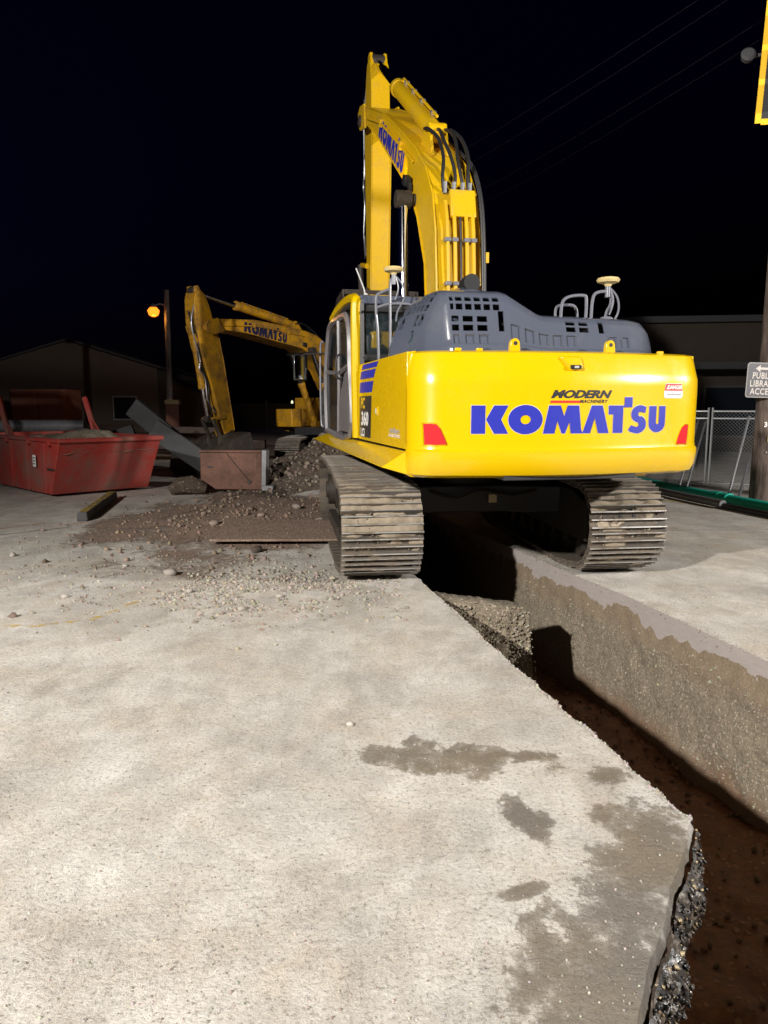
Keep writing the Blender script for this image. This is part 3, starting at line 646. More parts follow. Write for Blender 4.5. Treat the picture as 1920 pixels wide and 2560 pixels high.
def track(root, x, rz, detail=True, first=False):
    tr = MB(); s = -1 if x < 0 else 1
    tr.prism([(-1.75, .30), (1.75, .30), (1.85, .42), (1.7, .80), (1.2, .86), (-1.3, .86), (-1.75, .74)], -.20, .20, 'x')
    tr.box((s*.27, -.1, .20), (.10, 3.2, .16))
    t = part('track', tr, M['grime'], root, bevel=.012, loc=(x*math.cos(rz), x*math.sin(rz), 0), rot=(0, 0, rz))
    me = shoe_mesh()
    for (y, z, a) in track_path():
        o = bpy.data.objects.new('shoe', me); COL.objects.link(o); o.parent = t; o.location = (0, y, z); o.rotation_euler = (a, 0, 0)
        # slight wear so no two shoes sit alike
        o.rotation_euler.x += random.uniform(-.05, .05); o.location.x = random.uniform(-.004, .004)
    for nm, y, r in (('sprocket', -1.97, .42), ('idler', 1.97, .44)):
        mb = MB(); n = 22; prof = []
        for k in range(2*n):
            rr = r if (k % 2 == 0 or nm == 'idler') else r*.90; prof.append((y+rr*math.cos(math.pi*k/n), .535+rr*math.sin(math.pi*k/n)))
        mb.prism(prof, -.06, .06, 'x'); mb.cyl((s*.06, y, .535), (s*.30, y, .535), .24, 20); mb.cyl((s*.30, y, .535), (s*.33, y, .535), .13, 16); part(nm, mb, M['grime'], t)
    rl = MB()
    for y in np.linspace(-1.5, 1.5, 8):
        mb = MB(); mb.cyl((-.16, y, .19), (.16, y, .19), .10, 14); part('roller', mb, M['grime'], t)
    for y in (-.6, .65):
        mb = MB(); mb.cyl((-.14, y, .90), (.2, y, .90), .085, 14); part('roller', mb, M['grime'], t)
    lk = MB()
    for (y, z, a) in track_path():
        for xx in (-.09, .09): lk.box((xx, 0, -.07), (.045, .2, .10), Matrix.Translation((0, y, z)) @ Matrix.Rotation(a, 4, 'X'))
    tag(part('chain_links', lk, M['grime'], t, smooth=0), kind='stuff')
    if detail:   # mud packed between the grousers
        path = track_path(); md = MB()
        for si, (y, z, a) in enumerate(path):
            if y > 1.6 and z < .5: continue
            Mx = Matrix.Translation((0, y, z)) @ Matrix.Rotation(a, 4, 'X'); load = random.uniform(-.3, .62)+(.35 if z > .9 else 0)
            for gi, yy in enumerate((-.044, .040, .104)):
                NX = 34; hs = []; ws = .034 if gi < 2 else .020
                for i in range(NX+1):
                    xx = -.415+.83*i/NX; f = fb(xx*1.5+x*3, si*1.7+gi*.6, 3.1, 2.0, 4)+load
                    hs.append([max(-.02, min(.046, .055*f+.010*fb(xx, si+q*.3, gi, 18.))) for q in range(4)])
                vs_, fs_ = [], []
                for i in range(NX+1):
                    for q in range(4): vs_.append((-.415+.83*i/NX, yy+ws*(q-1.5)/1.5, hs[i][q]*(1 if q in (1, 2) else .75)))
                for i in range(NX):
                    if max(max(hs[i]), max(hs[i+1])) < -.004: continue
                    for q in range(3): fs_.append((i*4+q, i*4+q+1, i*4+q+5, i*4+q+4))
                md.add(vs_, fs_, Mx)
        mo = part('packed_mud', md, M['mud'], t, smooth=60); tag(mo, kind='stuff')
        P = []; S = []
        for (y, z, a) in path:
            if y > 1.6 or (z < .1): continue
            Mx = Matrix.Translation((0, y, z)) @ Matrix.Rotation(a, 4, 'X')
            for _ in range(26):
                xx = random.choice((random.uniform(-.4, .4), random.gauss(-.1, .2)));
                if abs(xx) > .41: continue
                q = Mx @ Vector((xx, random.choice((-.044, .04, .1))+random.gauss(0, .012), random.uniform(.0, .016))); P.append(q[:]); S.append(random.uniform(.006, .018))
        po = pebbles('mud_crumbs', P, S, stonecols(len(P), (.12, .085, .06), (.36, .3, .22))); po.parent = t; tag(po, kind='stuff')
    return t
def rot2(p, c, a): x, y = p[0]-c[0], p[1]-c[1]; return (c[0]+x*math.cos(a)-y*math.sin(a), c[1]+x*math.sin(a)+y*math.cos(a))
FOOT = (.12, 2.0)
BOOM = [(.40, 1.85), (.46, 3.0), (.56, 3.75), (.95, 4.45), (1.45, 4.98), (2.5, 5.68), (3.6, 6.42), (4.45, 6.88), (4.82, 7.0), (4.98, 7.08), (4.98, 7.20), (4.82, 7.26), (4.5, 7.19), (3.1, 6.59), (1.75, 5.81), (1.05, 5.38), (.55, 5.0), (.20, 4.55), (.07, 4.1), (-.02, 3.25), (-.06, 2.2), (.0, 1.88), (.18, 1.78)]
PIN = (4.80, 7.04); BCYL = (1.12, 4.72); ACYL0 = (1.10, 5.63)
def cylinder(name, a, b, x, r, frac, body, rod, root, n=18):
    """hydraulic cylinder from a (barrel end) to b (rod eye) in the (y, z) plane at lateral x"""
    A = Vector((x, *a)); B = Vector((x, *b)); C_ = A.lerp(B, frac); d = (B-A).normalized()
    mb = MB(); mb.tube([A, A.lerp(C_, .98)], r, n); mb.tube([C_-d*.12, C_], r*1.13, n); mb.cyl(A+Vector((-r*1.0, 0, 0)), A+Vector((r*1.0, 0, 0)), r*1.05, n)
    c = part(name, mb, body, root, bevel=.006)
    mr = MB(); mr.tube([C_-d*.02, B], r*.62, n); part('rod', mr, rod, c, smooth=60)
    me_ = MB(); me_.cyl(B+Vector((-r*.95, 0, 0)), B+Vector((r*.95, 0, 0)), r*1.05, n); part('rod_eye', me_, M['grime'], c, bevel=.005)
    return c
def xpath(pts, x): return [(x if not callable(x) else x(i), p[0], p[1]) for i, p in enumerate(pts)]
def smooth_path(pts, n=5):
    P = [Vector(p) for p in pts]; P = [P[0]]+P+[P[-1]]; out = []
    for i in range(1, len(P)-2):
        for k in range(n):
            t_ = k/n; a, b, c, d = P[i-1], P[i], P[i+1], P[i+2]
            out.append(.5*((2*b)+(c-a)*t_+(2*a-5*b+4*c-d)*t_*t_+(3*b-a-3*c+d)*t_**3))
    return out+[P[-2]]
def excavator(loc, rz, label, under_rot, dboom, arm_rot, bucket_rot, paint_, paint_boom, main=True):
    root = empty('excavator', loc, R(rz), label, 'excavator')
    Y = M[paint_]; YB = M[paint_boom]
    # --- undercarriage
    ur = R(under_rot)
    for x in (-1.31, 1.31): track(root, x, ur, main)
    mb = MB(); Mu = Matrix.Rotation(ur, 4, 'Z')
    mb.prism([(-1.12, -.95), (-1.12, -.45), (-.55, -.2), (-.55, .2), (-1.12, .45), (-1.12, .95), (-.45, .8), (.45, .8), (1.12, .95), (1.12, .45), (.55, .2), (.55, -.2), (1.12, -.45), (1.12, -.95), (.45, -.75), (-.45, -.75)], .52, .86, 'z', Mu)
    part('car_body', mb, M['dark'], root, bevel=.02)
    mb = MB(); mb.box((.28, -.83, .70), (.10, .012, .10), Mu); part('reflector_plate', mb, M['tan'], root)
    mb = MB(); mb.tube(smooth_path([(-.5, -.80, .80), (-.2, -.9, .72), (.1, -.86, .80), (.5, -.9, .74), (.8, -.95, .8)]), .02, 8, True, Mu); part('hose', mb, M['grime'], root)
    mb = MB(); mb.lathe([(.66, .84), (.66, .98), (.72, 1.0), (.72, 1.10), (.6, 1.2)], 40); part('swing_ring', mb, M['grime'], root)
    # --- revolving frame and house
    mb = MB(); mb.box((0, -.7, 1.29), (1.30, 5.2, .22)); mb.box((0, -1.2, 1.40), (2.86, 3.6, .05)); mb.box((0, .7, 1.40), (2.8, 1.9, .05))
    part('revolving_frame', mb, M['dark'], root, bevel=.01)
    cw = counterweight(root, Y)
    side = []
    for s in (-1, 1):
        mb = MB(); prof = [(-2.924, 1.45), (-.66, 1.45), (-.66, 2.20), (-.74, 2.328), (-2.924, 2.328)] if s < 0 else [(-2.924, 1.45), (.95, 1.45), (.95, 2.05), (.3, 2.328), (-2.924, 2.328)]
        mb.prism(prof, s*1.459, s*1.40, 'x'); sp = part('side_panel', mb, Y, root, bevel=.005, seg=2); side.append(sp)
        # sloping skirt below the panels
        mb = MB(); y1 = 2.05 if s < 0 else 1.4
        vs4 = [(s*1.452, -2.90, 1.435), (s*1.452, y1-.15, 1.425), (s*1.65, y1+.05, 1.335), (s*1.65, -2.72, 1.275), (s*1.42, -2.93, 1.21), (s*1.42, y1-.1, 1.25)]
        mb.add(vs4, [(0, 1, 2, 3), (3, 2, 5, 4), (0, 3, 4), (1, 5, 2), (0, 4, 5, 1)]); part('skirt', mb, Y, root, bevel=.008)
    mb = MB(); mb.box((0, -1.7, 2.255), (2.78, 2.4, .05)); mb.box((.2, -1.9, 1.85), (2.3, 1.7, .7)); part('engine_deck', mb, M['dark'], root)
    mb = MB(); mb.box((-.6, -2.4, 2.48), (.6, .5, .32)); mb.cyl((-.2, -2.4, 2.44), (.8, -2.4, 2.44), .15, 14); part('engine', mb, M['grime'], root, bevel=.03)
    hd = hood(root, M['hood'])
    mb = MB(); mb.tube(smooth_path([(-.66, -2.2, 2.85), (-.66, -2.2, 2.96), (-.66, -2.25, 3.03), (-.66, -2.38, 3.04)]), .085, 16); part('exhaust_pipe', mb, M['black'], root)
    mb = MB(); mb.lathe([(.20, 2.90), (.19, 2.96), (.12, 3.0)], 24, Matrix.Translation((-.66, -2.22, 0))); part('exhaust_collar', mb, M['hood'], root)
    # --- right-hand front: tank and tool box
    mb = MB(); mb.box((1.05, .35, 1.95), (.82, 1.1, 1.0)); part('fuel_tank', mb, Y, root, bevel=.05, seg=3)
    mb = MB(); mb.box((1.08, 1.45, 1.74), (.76, 1.02, .62)); part('tool_box', mb, Y, root, bevel=.035, seg=3)
    mb = MB(); mb.prism([(-.2, 1.2), (.85, 1.2), (.75, 1.6), (.42, 2.2), (.05, 2.2), (-.2, 1.9)], -.44, -.38, 'x'); part('boom_bracket', mb, Y, root, bevel=.01)
    mb = MB(); mb.prism([(-.2, 1.2), (.85, 1.2), (.75, 1.6), (.42, 2.2), (.05, 2.2), (-.2, 1.9)], .38, .44, 'x'); part('boom_bracket', mb, Y, root, bevel=.01)
    # --- cab
    xl, xr, yb, yf, z0, z1 = -1.475, -.50, -.55, 1.82, 1.44, 3.10
    mb = MB(); mb.prism([(yb, z0), (yf-.05, z0), (yf+.05, z0+.35), (yf+.02, z0+.42), (yb, z0+.42)], xl+.06, xr, 'x'); part('cab_floor_panel', mb, M['cabgrey'], root, bevel=.02)
    post = lambda a, b, w_=.07: MB().tube([a, b], w_, 4)
    fr = MB()
    for x in (xl+.06, xr-.05):
        fr.tube(smooth_path([(x, yf+.02, z0+.4), (x, yf+.04, z0+.9), (x, yf-.18, z1-.18), (x, yf-.42, z1-.03), (x, yb+.25, z1), (x, yb+.03, z1-.06), (x, yb, z1-.2), (x, yb, z0+.3)], 6), .055, 8)
    fr.tube([(xl+.06, yb+.05, z1-.09), (xr-.05, yb+.05, z1-.09)], .06, 8); fr.tube([(xl+.06, yb, z0+.98), (xr-.05, yb, z0+.98)], .05, 8); fr.tube([(xl+.06, yf-.2, z1-.16), (xr-.05, yf-.2, z1-.16)], .05, 8)
    part('cab_frame', fr, M['dark'], root)
    mb = MB(); mb.prism([(yb-.04, z1-.05), (yf-.35, z1-.06), (yf-.2, z1-.01), (yf-.45, z1+.07), (yb+.2, z1+.09), (yb-.02, z1+.05)], xl+.05, xr, 'x'); part('cab_roof', mb, M['hood'], root, bevel=.025, seg=3)
    gl = MB(); gl.box(((xl+xr)/2, yb+.0, z1-.42), (xr-xl-.16, .008, .52)); part('rear_window', gl, M['glass'], root)
    gl = MB(); gl.box((xr-.03, .55, z0+1.0), (.008, 1.9, 1.1)); part('side_window', gl, M['glass'], root)
    gl = MB(); gl.add([(xl+.1, yf+.03, z0+.45), (xr-.1, yf+.03, z0+.45), (xr-.1, yf-.2, z1-.2), (xl+.1, yf-.2, z1-.2)], [(0, 1, 2, 3)]); part('windscreen', gl, M['glass'], root, smooth=0)
    # rear left corner cover in machine yellow
    mb = MB(); mb.tube(smooth_path([(xl+.03, 1.25, z1-.03), (xl+.02, .7, z1+.035), (xl+.02, .0, z1+.06), (xl+.02, yb+.06, z1+.01), (xl+.005, yb-.01, z1-.16), (xl+.005, yb-.01, z0+.8), (xl+.02, yb, z0+.02)], 6), .062, 8); part('corner_post', mb, Y, root)
    # door: frame, two panes, lower skin, handle
    door = MB(); dx = xl-.012
    outl = [(1.66, z0+.04), (1.74, z0+.5), (1.70, z0+.95), (1.50, z1-.32), (1.22, z1-.12), (.25, z1-.10), (-.08, z1-.16), (-.22, z1-.36), (-.26, z0+.9), (-.26, z0+.04)]
    door.tube(smooth_path([(dx, *p) for p in outl]+[(dx, *outl[0])], 4), .042, 6); door.tube([(dx, -.25, z0+.92), (dx, .55, z0+.84), (dx, 1.72, z0+.9)], .03, 6); door.tube([(dx, .62, z0+.06), (dx, .55, z0+.84), (dx, .58, z1-.13)], .03, 6)
    d = part('door', door, M['cabgrey'], root)
    g1 = MB(); g1.prism([(.60, z0+.92), (1.66, z0+.96), (1.46, z1-.36), (1.2, z1-.17), (.60, z1-.15)], dx-.004, dx+.004, 'x'); part('pane', g1, M['glass'], d, smooth=0)
    g1 = MB(); g1.prism([(-.20, z0+.98), (.52, z0+.92), (.52, z1-.16), (-.04, z1-.2), (-.18, z1-.4)], dx-.004, dx+.004, 'x'); part('pane', g1, M['glass'], d, smooth=0)
    g1 = MB(); g1.prism([(.66, z0+.08), (1.62, z0+.08), (1.68, z0+.5), (1.66, z0+.86), (.6, z0+.80)], dx-.004, dx+.004, 'x'); part('pane', g1, M['glass'], d, smooth=0)
    g1 = MB(); g1.prism([(-.22, z0+.07), (.60, z0+.07), (.56, z0+.45), (.1, z0+.82), (-.22, z0+.88)], dx-.012, dx+.01, 'x'); part('door_skin', g1, M['cabgrey'], d, bevel=.01)
    g1 = MB(); g1.tube(smooth_path([(dx-.02, .35, z0+.75), (dx-.07, .35, z0+.80), (dx-.07, .35, z0+1.02), (dx-.02, .35, z0+1.08)]), .014, 8); part('handle', g1, M['black'], d)
    g1 = MB(); g1.tube(smooth_path([(xl-.03, 1.86, z0+.1), (xl-.07, 1.9, z0+.2), (xl-.07, 1.9, z0+1.25), (xl-.03, 1.84, z0+1.35)]), .016, 8); part('grab_bar', g1, M['rail'], root)
    # seat and operator kit seen through the glass
    mb = MB(); mb.box((-1.0, .35, z0+.6), (.5, .5, .14)); mb.box((-1.0, .08, z0+.98), (.48, .14, .68), rot=(.12, 0, 0)); mb.box((-1.0, .05, z0+1.42), (.28, .1, .18)); part('seat', mb, M['dark'], root, bevel=.04, seg=3)
    mb = MB(); mb.box((-1.0, .03, z0+1.24), (.34, .13, .22)); part('seat_cover', mb, Y, root, bevel=.03)
    mb = MB(); mb.lathe([(.11, 0), (.115, .2), (.07, .27), (.05, .3)], 16, Matrix.Translation((-.72, -.36, z0+.98))); part('water_jug', mb, M['teal'], root)
    # mirror
    mb = MB(); mb.tube([(xl, 1.75, 2.62), (xl-.3, 1.95, 2.62)], .014, 8); mb.tube(smooth_path([(xl-.3, 1.95, 2.62), (xl-.36, 1.97, 2.55), (xl-.36, 1.97, 2.4)]), .012, 8); mr = part('mirror', mb, M['black'], root)
    mb = MB(); mb.box((xl-.37, 2.0, 2.42), (.22, .07, .40)); part('housing', mb, M['black'], mr, bevel=.03, seg=3)
    mb = MB(); mb.box((xl-.37, 1.962, 2.42), (.18, .006, .36)); part('mirror_glass', mb, M['mirror'], mr, bevel=.01)
    mb = MB(); mb.tube(smooth_path([(xl+.2, -.2, z1+.08), (xl+.17, -.2, z1+.2), (xl+.08, -.2, z1+.42)]), .009, 6); mb.cyl((xl+.2, -.2, z1+.06), (xl+.2, -.2, z1+.12), .025, 10); part('radio_antenna', mb, M['silver'], root)
    # --- boom, arm, bucket
    A = R(dboom); bp = lambda p: rot2(p, FOOT, A)
    prof = [bp(p) for p in BOOM]
    WX = 1. if main else 1.25; AX = 1. if main else 1.15
    mb = MB(); mb.prism(prof, -.29*WX, .29*WX, 'x'); bo = part('boom', mb, YB, root, bevel=.014)
    for s in (-1, 1):   # side flange lips along the plate edges
        lo = [bp(p) for p in BOOM[1:9]]; hi = [bp(p) for p in BOOM[12:20]]
        mb = MB(); mb.tube(xpath(lo, s*.295*WX), .017, 5); mb.tube(xpath(hi, s*.295*WX), .017, 5); part('weld_lip', mb, YB, bo)
        mb = MB(); q = [bp(p) for p in ((4.42, 6.80), (4.85, 6.89), (5.06, 7.06), (5.04, 7.24), (4.86, 7.32), (4.5, 7.24))]; mb.prism(q, s*.295*WX, s*(.295*WX+.04), 'x'); part('tip_cheek', mb, YB, bo, bevel=.01)
    pin = bp(PIN); bc = bp(BCYL)
    mb = MB(); mb.cyl((-.56, *bc), (.56, *bc), .085, 18); part('cylinder_pin', mb, M['grime'], bo, bevel=.01)
    mb = MB(); mb.cyl((-.37, *pin), (.37, *pin), .10, 18); part('tip_pin', mb, M['grime'], bo, bevel=.01)
    for x in (-.46, .46): cylinder('boom_cylinder', (.98, 1.52), bc, x, .115, .50 if main else .58, YB, M['chrome'], root)
    # pipes along the boom's back and flexible hoses over the bend
    back0 = [(-.06, 2.2), (-.03, 3.25), (.04, 4.1), (.14, 4.45)]
    for x in (-.17, -.07, .09, .18):
        mb = MB(); mb.tube(smooth_path(xpath([bp((p[0]-.065, p[1])) for p in back0], x)), .026, 8); pp = part('oil_pipe', mb, YB, bo)
        mc = MB()
        for k in ((-.06, 2.75), (-.025, 3.4), (.02, 3.95)):
            a_ = bp((k[0]-.10, k[1]-.025)); b_ = bp((k[0]-.03, k[1]+.025)); m_ = bp((k[0]-.05, k[1])); mc.box((x, *m_), (.075, .10, .05), rot=(A, 0, 0))
        part('clamp', mc, M['rail'], pp, bevel=.004)
    mb = MB(); mb.tube(smooth_path(xpath([bp((p[0]-.05, p[1])) for p in back0], .015)), .016, 6); part('hose', mb, M['black'], bo)
    mb = MB(); q = bp((.06, 4.42)); mb.box((.06, *q), (.34, .07, .36), rot=(A-.22, 0, 0)); part('valve_cover', mb, YB, bo, bevel=.012)
    for x in (-.14, -.02, .10, .20):
        pts = [bp(p) for p in ((.20, 4.60), (.22, 4.80), (.34, 5.08), (.58, 5.38), (.85, 5.58), (1.12, 5.68))]
        mb = MB(); mb.tube(smooth_path(xpath(pts, lambda i, x=x: x+.03*math.sin(i*1.7+x*19))), .024, 8); ho = part('hose', mb, M['black'], bo)
        mb = MB(); a_, b_ = bp((.20, 4.58)), bp((.185, 4.72)); mb.cyl((x, *a_), (x, *b_), .028, 10); part('hose_fitting', mb, M['galvd'], ho)
    for x in (.315, .345):
        pts = [bp(p) for p in ((-.08, 2.3), (-.06, 3.3), (.02, 4.1), (.17, 4.6), (.48, 5.02), (1.0, 5.36), (1.9, 5.88))]
        mb = MB(); mb.tube(smooth_path(xpath(pts, x)), .017, 6); part('cable', mb, M['dark'], bo)
    for k in ((-.06, 2.7), (-.02, 3.75)):
        q = bp((k[0], k[1])); mb = MB(); mb.box((.375, *q), (.04, .05, .13)); part('cable_clip', mb, YB, bo)
    # boom side pipe and work lamp
    top = [bp((p[0]+.10, p[1]-.13)) for p in ((1.05, 5.38), (1.75, 5.81), (3.1, 6.59), (4.2, 7.05))]
    mb = MB(); mb.tube(xpath(top, -.29*WX-.028), .02, 8); sp_ = part('side_pipe', mb, YB, bo)
    for i in (1, 2):
        mb = MB(); mb.box((-.29*WX-.02, *top[i]), (.06, .09, .12), rot=(A+.55, 0, 0)); part('clamp', mb, YB, sp_, bevel=.006)
    q = bp((1.28, 5.02)); mb = MB(); mb.box((-.37, *q), (.10, .17, .13), rot=(A+.5, 0, 0)); wl = part('work_lamp', mb, M['black'], bo, bevel=.012)
    e0 = bp((1.20, 4.92)); mb = MB(); mb.box((-.345, *e0), (.05, .05, .1)); part('lamp_bracket', mb, M['black'], wl)
    # maker's word on both boom flanks
    polys, holes = block_logo()
    c0, c1 = Vector(bp((1.55, 5.32))), Vector(bp((3.55, 6.64)))
    ax = (c1-c0).normalized(); up = Vector((-ax.y, ax.x)); hgt = .30
    for s in (-1, 1):
        wd = 6.42*hgt; mid = (c0+c1)/2-up*.06+ax*(0 if main else .25)
        def f(u, v, s=s):
            k = (u*hgt-wd/2)*(1 if s > 0 else -1); p = mid+ax*k*1.0+up*(v-.5)*hgt; return (s*(.29*WX+.0035), p.x, p.y)
        me = poly_mesh(polys, holes); wrap(me, f); link('lettering', me, M['blue' if main else 'navy'], bo, smooth=0)
    # arm
    ar = R(arm_rot); C_ = pin; ap = lambda p: rot2((p[0]+pin[0], p[1]+pin[1]), pin, ar)
    ARM = [(-.22, .10), (-.20, .62), (-.12, .95), (.0, 1.08), (.14, 1.05), (.24, .85), (.36, .3), (.38, -.35), (.30, -1.6), (.22, -3.15), (.10, -3.30), (-.05, -3.25), (-.12, -3.0), (-.26, -1.0), (-.28, -.25)]
    mb = MB(); mb.prism([ap((p[0]*AX, p[1])) for p in ARM], -.175*AX, .175*AX, 'x'); am = part('arm', mb, YB, root, bevel=.012)
    for s in (-1, 1):
        mb = MB(); mb.prism([ap(p) for p in ((-.16, .85), (-.02, 1.2), (.12, 1.2), (.2, .9))], s*.10, s*.16, 'x'); part('cylinder_lug', mb, YB, am, bevel=.01)
        for i_ in range(1): mb = MB(); mb.tube(xpath([ap(p) for p in ((-.285*AX, -.3), (-.265*AX, -1.0), (-.125*AX, -3.0))], s*.178*AX), .012, 5); part('weld_lip', mb, YB, am)
    ac1 = ap((.05, 1.06)); ac0 = bp(ACYL0)
    mb = MB(); q = [bp(p) for p in ((.85, 5.25), (1.4, 5.55), (1.22, 5.72), (1.0, 5.72))]; mb.prism(q, -.13, -.09, 'x'); part('cylinder_lug', mb, YB, bo); mb = MB(); mb.prism(q, .09, .13, 'x'); part('cylinder_lug', mb, YB, bo)
    ac = cylinder('arm_cylinder', ac0, ac1, 0, .125, .58 if main else .62, YB, M['chrome'], root)
    va, vb = Vector(ac0), Vector(ac1); dd = (vb-va).normalized(); nn = Vector((-dd.y, dd.x))
    mb = MB(); q = [va.lerp(vb, k)+nn*.16 for k in (.05, .2, .52, .55)]; mb.tube(xpath([(p.x, p.y) for p in q], .05), .022, 8); part('oil_pipe', mb, YB, ac)
    for k in (.1, .25, .38, .5):
        p = va.lerp(vb, k)+nn*.15; mb = MB(); mb.box((.05, p.x, p.y), (.08, .06, .05), rot=(.7, 0, 0)); part('clamp', mb, M['galv'], ac)
    # bucket cylinder, links, bucket
    b0 = ap((.42, -.15)); bl = ap((.62, -2.45)); bpv = ap((.06, -3.2))
    cylinder('bucket_cylinder', b0, bl, 0, .10, .62, YB, M['chrome'], root)
    mb = MB(); mb.prism([ap(p) for p in ((.25, .1), (.5, -.05), (.5, -.3), (.3, -.5))], -.12, .12, 'x'); part('cylinder_lug', mb, YB, am)
    br = R(bucket_rot); kp = lambda p: rot2((p[0]+bpv[0], p[1]+bpv[1]), bpv, br)
    BK = [(-.30, .10), (.42, .16), (.78, -.15), (.92, -.62), (.80, -1.08), (.45, -1.38), (.0, -1.42), (-.35, -1.28)]
    inner = [(-.25, .02), (.38, .08), (.70, -.18), (.84, -.62), (.73, -1.02), (.42, -1.30), (.0, -1.34), (-.33, -1.22)]
    shell = BK+inner[::-1]
    mb = MB(); mb.prism([kp(p) for p in shell], -.70, .70, 'x'); bk = part('bucket', mb, M['grime'], root, bevel=.01)
    for s in (-1, 1): mb = MB(); mb.prism([kp(p) for p in BK], s*.70, s*.735, 'x'); part('bucket_side', mb, M['grime'], bk, bevel=.008)
    for k in range(5):
        x = -.6+k*.3; mb = MB(); mb.prism([kp(p) for p in ((-.30, -1.22), (-.30, -1.32), (-.62, -1.24))], x-.05, x+.05, 'x'); part('bucket_tooth', mb, M['shoe'], bk, bevel=.006)
    for s in (-1, 1):
        mb = MB(); mb.prism([kp(p) for p in ((-.22, .0), (-.12, .22), (.16, .22), (.5, .25), (.6, .02))], s*.2, s*.245, 'x'); part('bucket_ear', mb, M['grime'], bk, bevel=.008)
        mb = MB(); e2 = kp((.42, .18)); mb.tube([(s*.22, *bl), (s*.22, *e2)], .06, 8); part('bucket_link', mb, M['grime'], root)
        mb = MB(); e3 = ap((.12, -2.55)); mb.tube([(s*.19, *bl), (s*.19, *e3)], .05, 8); part('bucket_link', mb, YB, root)
    # hoses and wires down the arm
    for j, (off, amp) in enumerate(((.46, .05), (.50, .09))):
        pts = [(off+amp*math.sin(k*2.1+j), .6-k*.42) for k in range(8)]
        mb = MB(); mb.tube(smooth_path(xpath([ap(p) for p in pts], -.10-.05*j)), .017, 6); part('hose', mb, M['black'], am)
    mb = MB(); mb.tube(smooth_path(xpath([ap(p) for p in ((.30, .7), (.55, .2), (.52, -.7), (.62, -1.0), (.50, -1.3), (.58, -1.9), (.40, -2.3))], -.15)), .022, 6); part('hose', mb, M['galv'], am)
    return root, cw, side, hd, bo
# ------------------------------------------------------------------ the big excavator and its markings
ex, cw, side, hd, bo = excavator((.97, 9.95, 0), 13.0, 'large clean yellow excavator with grey hood straddling the trench, rear towards the road', -5.5, 0, 0, -12, 'yel', 'yel_body')
def surf(x, z, off=.003):
    ins = rear_inset(z); hw = 1.468-ins*.3; rc = .32; yc = -3.42+(hw-rc)**2/8.0+ins
    if abs(x) <= hw-rc: y = -3.42+x*x/8.0+ins
    else: y = yc+rc-math.sqrt(max(0, rc*rc-(abs(x)-(hw-rc))**2))
    return (x, y-off, z)
cuts = list(np.arange(-1.4, 1.41, .05))
polys, holes = block_logo()
def place(me, cx, cz, sx=1., sz=1., off=.003): return wrap(me, lambda u, v: (cx+u*sx, cz+v*sz, 0)), off
def rear_decal(name, me, cx, cz, mat, sx=1., sz=1., off=.003):
    wrap(me, lambda u, v: (cx+u*sx, cz+v*sz, 0)); wrap(me, lambda x, z: surf(x, z, off), [c for c in cuts])
    return link(name, me, M[mat], cw, smooth=0)
def grow(p, d):
    cx = sum(a for a, b in p)/len(p); cy = sum(b for a, b in p)/len(p); return [(a+(d if a > cx else -d), b+(d if b > cy else -d)) for a, b in p]
rear_decal('lettering_edge', poly_mesh([grow(p, .012) for p in polys], holes), -.968, 1.602, 'edge', .2965, .248, .0025)
rear_decal('lettering', poly_mesh(polys, holes), -.968, 1.602, 'blue', .2965, .248, .0045)
rear_decal('dealer_lettering', text_mesh('MODERN', .092, .0045, .35, 1.45, 1.0), .015, 1.945, 'decalblack')
rear_decal('dealer_lettering', text_mesh('MACHINERY', .042, .001, .35, 1.05, 1.15), .14, 1.884, 'decalblack')
rear_decal('dealer_stripe', poly_mesh([[(-.28, 0), (.0, 0), (.008, .02), (-.27, .02)]]), .005, 1.872, 'decalred')
dg = [(-.105, -.068), (.105, -.068), (.118, -.045), (.118, -.01), (.10, .068), (-.10, .068), (-.118, -.01), (-.118, -.045)]
rear_decal('warning_sticker', poly_mesh([dg]), 1.03, 1.985, 'white')
rear_decal('warning_band', poly_mesh([[(-.114, .0), (.114, .0), (.096, .064), (-.096, .064)]]), 1.03, 1.985, 'decalred', off=.0045)
rear_decal('warning_text', text_mesh('DANGER', .05, .0015, 0, .92), 1.045, 2.015, 'white', off=.006)
rear_decal('warning_text', text_mesh('Keep off swing area', .03, 0, 0, .75), 1.035, 1.952, 'decalblack', off=.006)
rear_decal('warning_triangle', poly_mesh([[(-.019, -.016), (.019, -.016), (0, .02)]]), .955, 2.015, 'white', off=.006)
rear_decal('warning_triangle', poly_mesh([rect(-.002, -.006, .002, .008)]), .955, 2.013, 'decalred', off=.007)
def lamp(poly, sgn):
    mb = MB(); n = len(poly); c = (sum(a for a, b in poly)/n, sum(b for a, b in poly)/n)
    big = [(c[0]+(a-c[0])*1.18, c[1]+(b-c[1])*1.16) for a, b in poly]
    vs_ = [surf(a, b, -.002) for a, b in big]+[surf(a, b, .010) for a, b in [(c[0]+(a-c[0])*1.08, c[1]+(b-c[1])*1.07) for a, b in poly]]
    mb.add(vs_, [(i, (i+1) % n, n+(i+1) % n, n+i) for i in range(n)]); tr = part('reflector_surround', mb, M['yel'], cw)
    mb = MB(); vs_ = [surf(a, b, .005) for a, b in poly]+[surf(a, b, .012) for a, b in [(c[0]+(a-c[0])*.97, c[1]+(b-c[1])*.97) for a, b in poly]]
    mb.add(vs_, [tuple(range(n, 2*n))]+[(i, (i+1) % n, n+(i+1) % n, n+i) for i in range(n)]); part('reflector', mb, M['red'], tr)
lamp([(-1.355, 1.505), (-1.27, 1.505), (-1.175, 1.508), (-1.20, 1.57), (-1.235, 1.65), (-1.262, 1.684), (-1.30, 1.69), (-1.365, 1.69), (-1.36, 1.6)], -1)
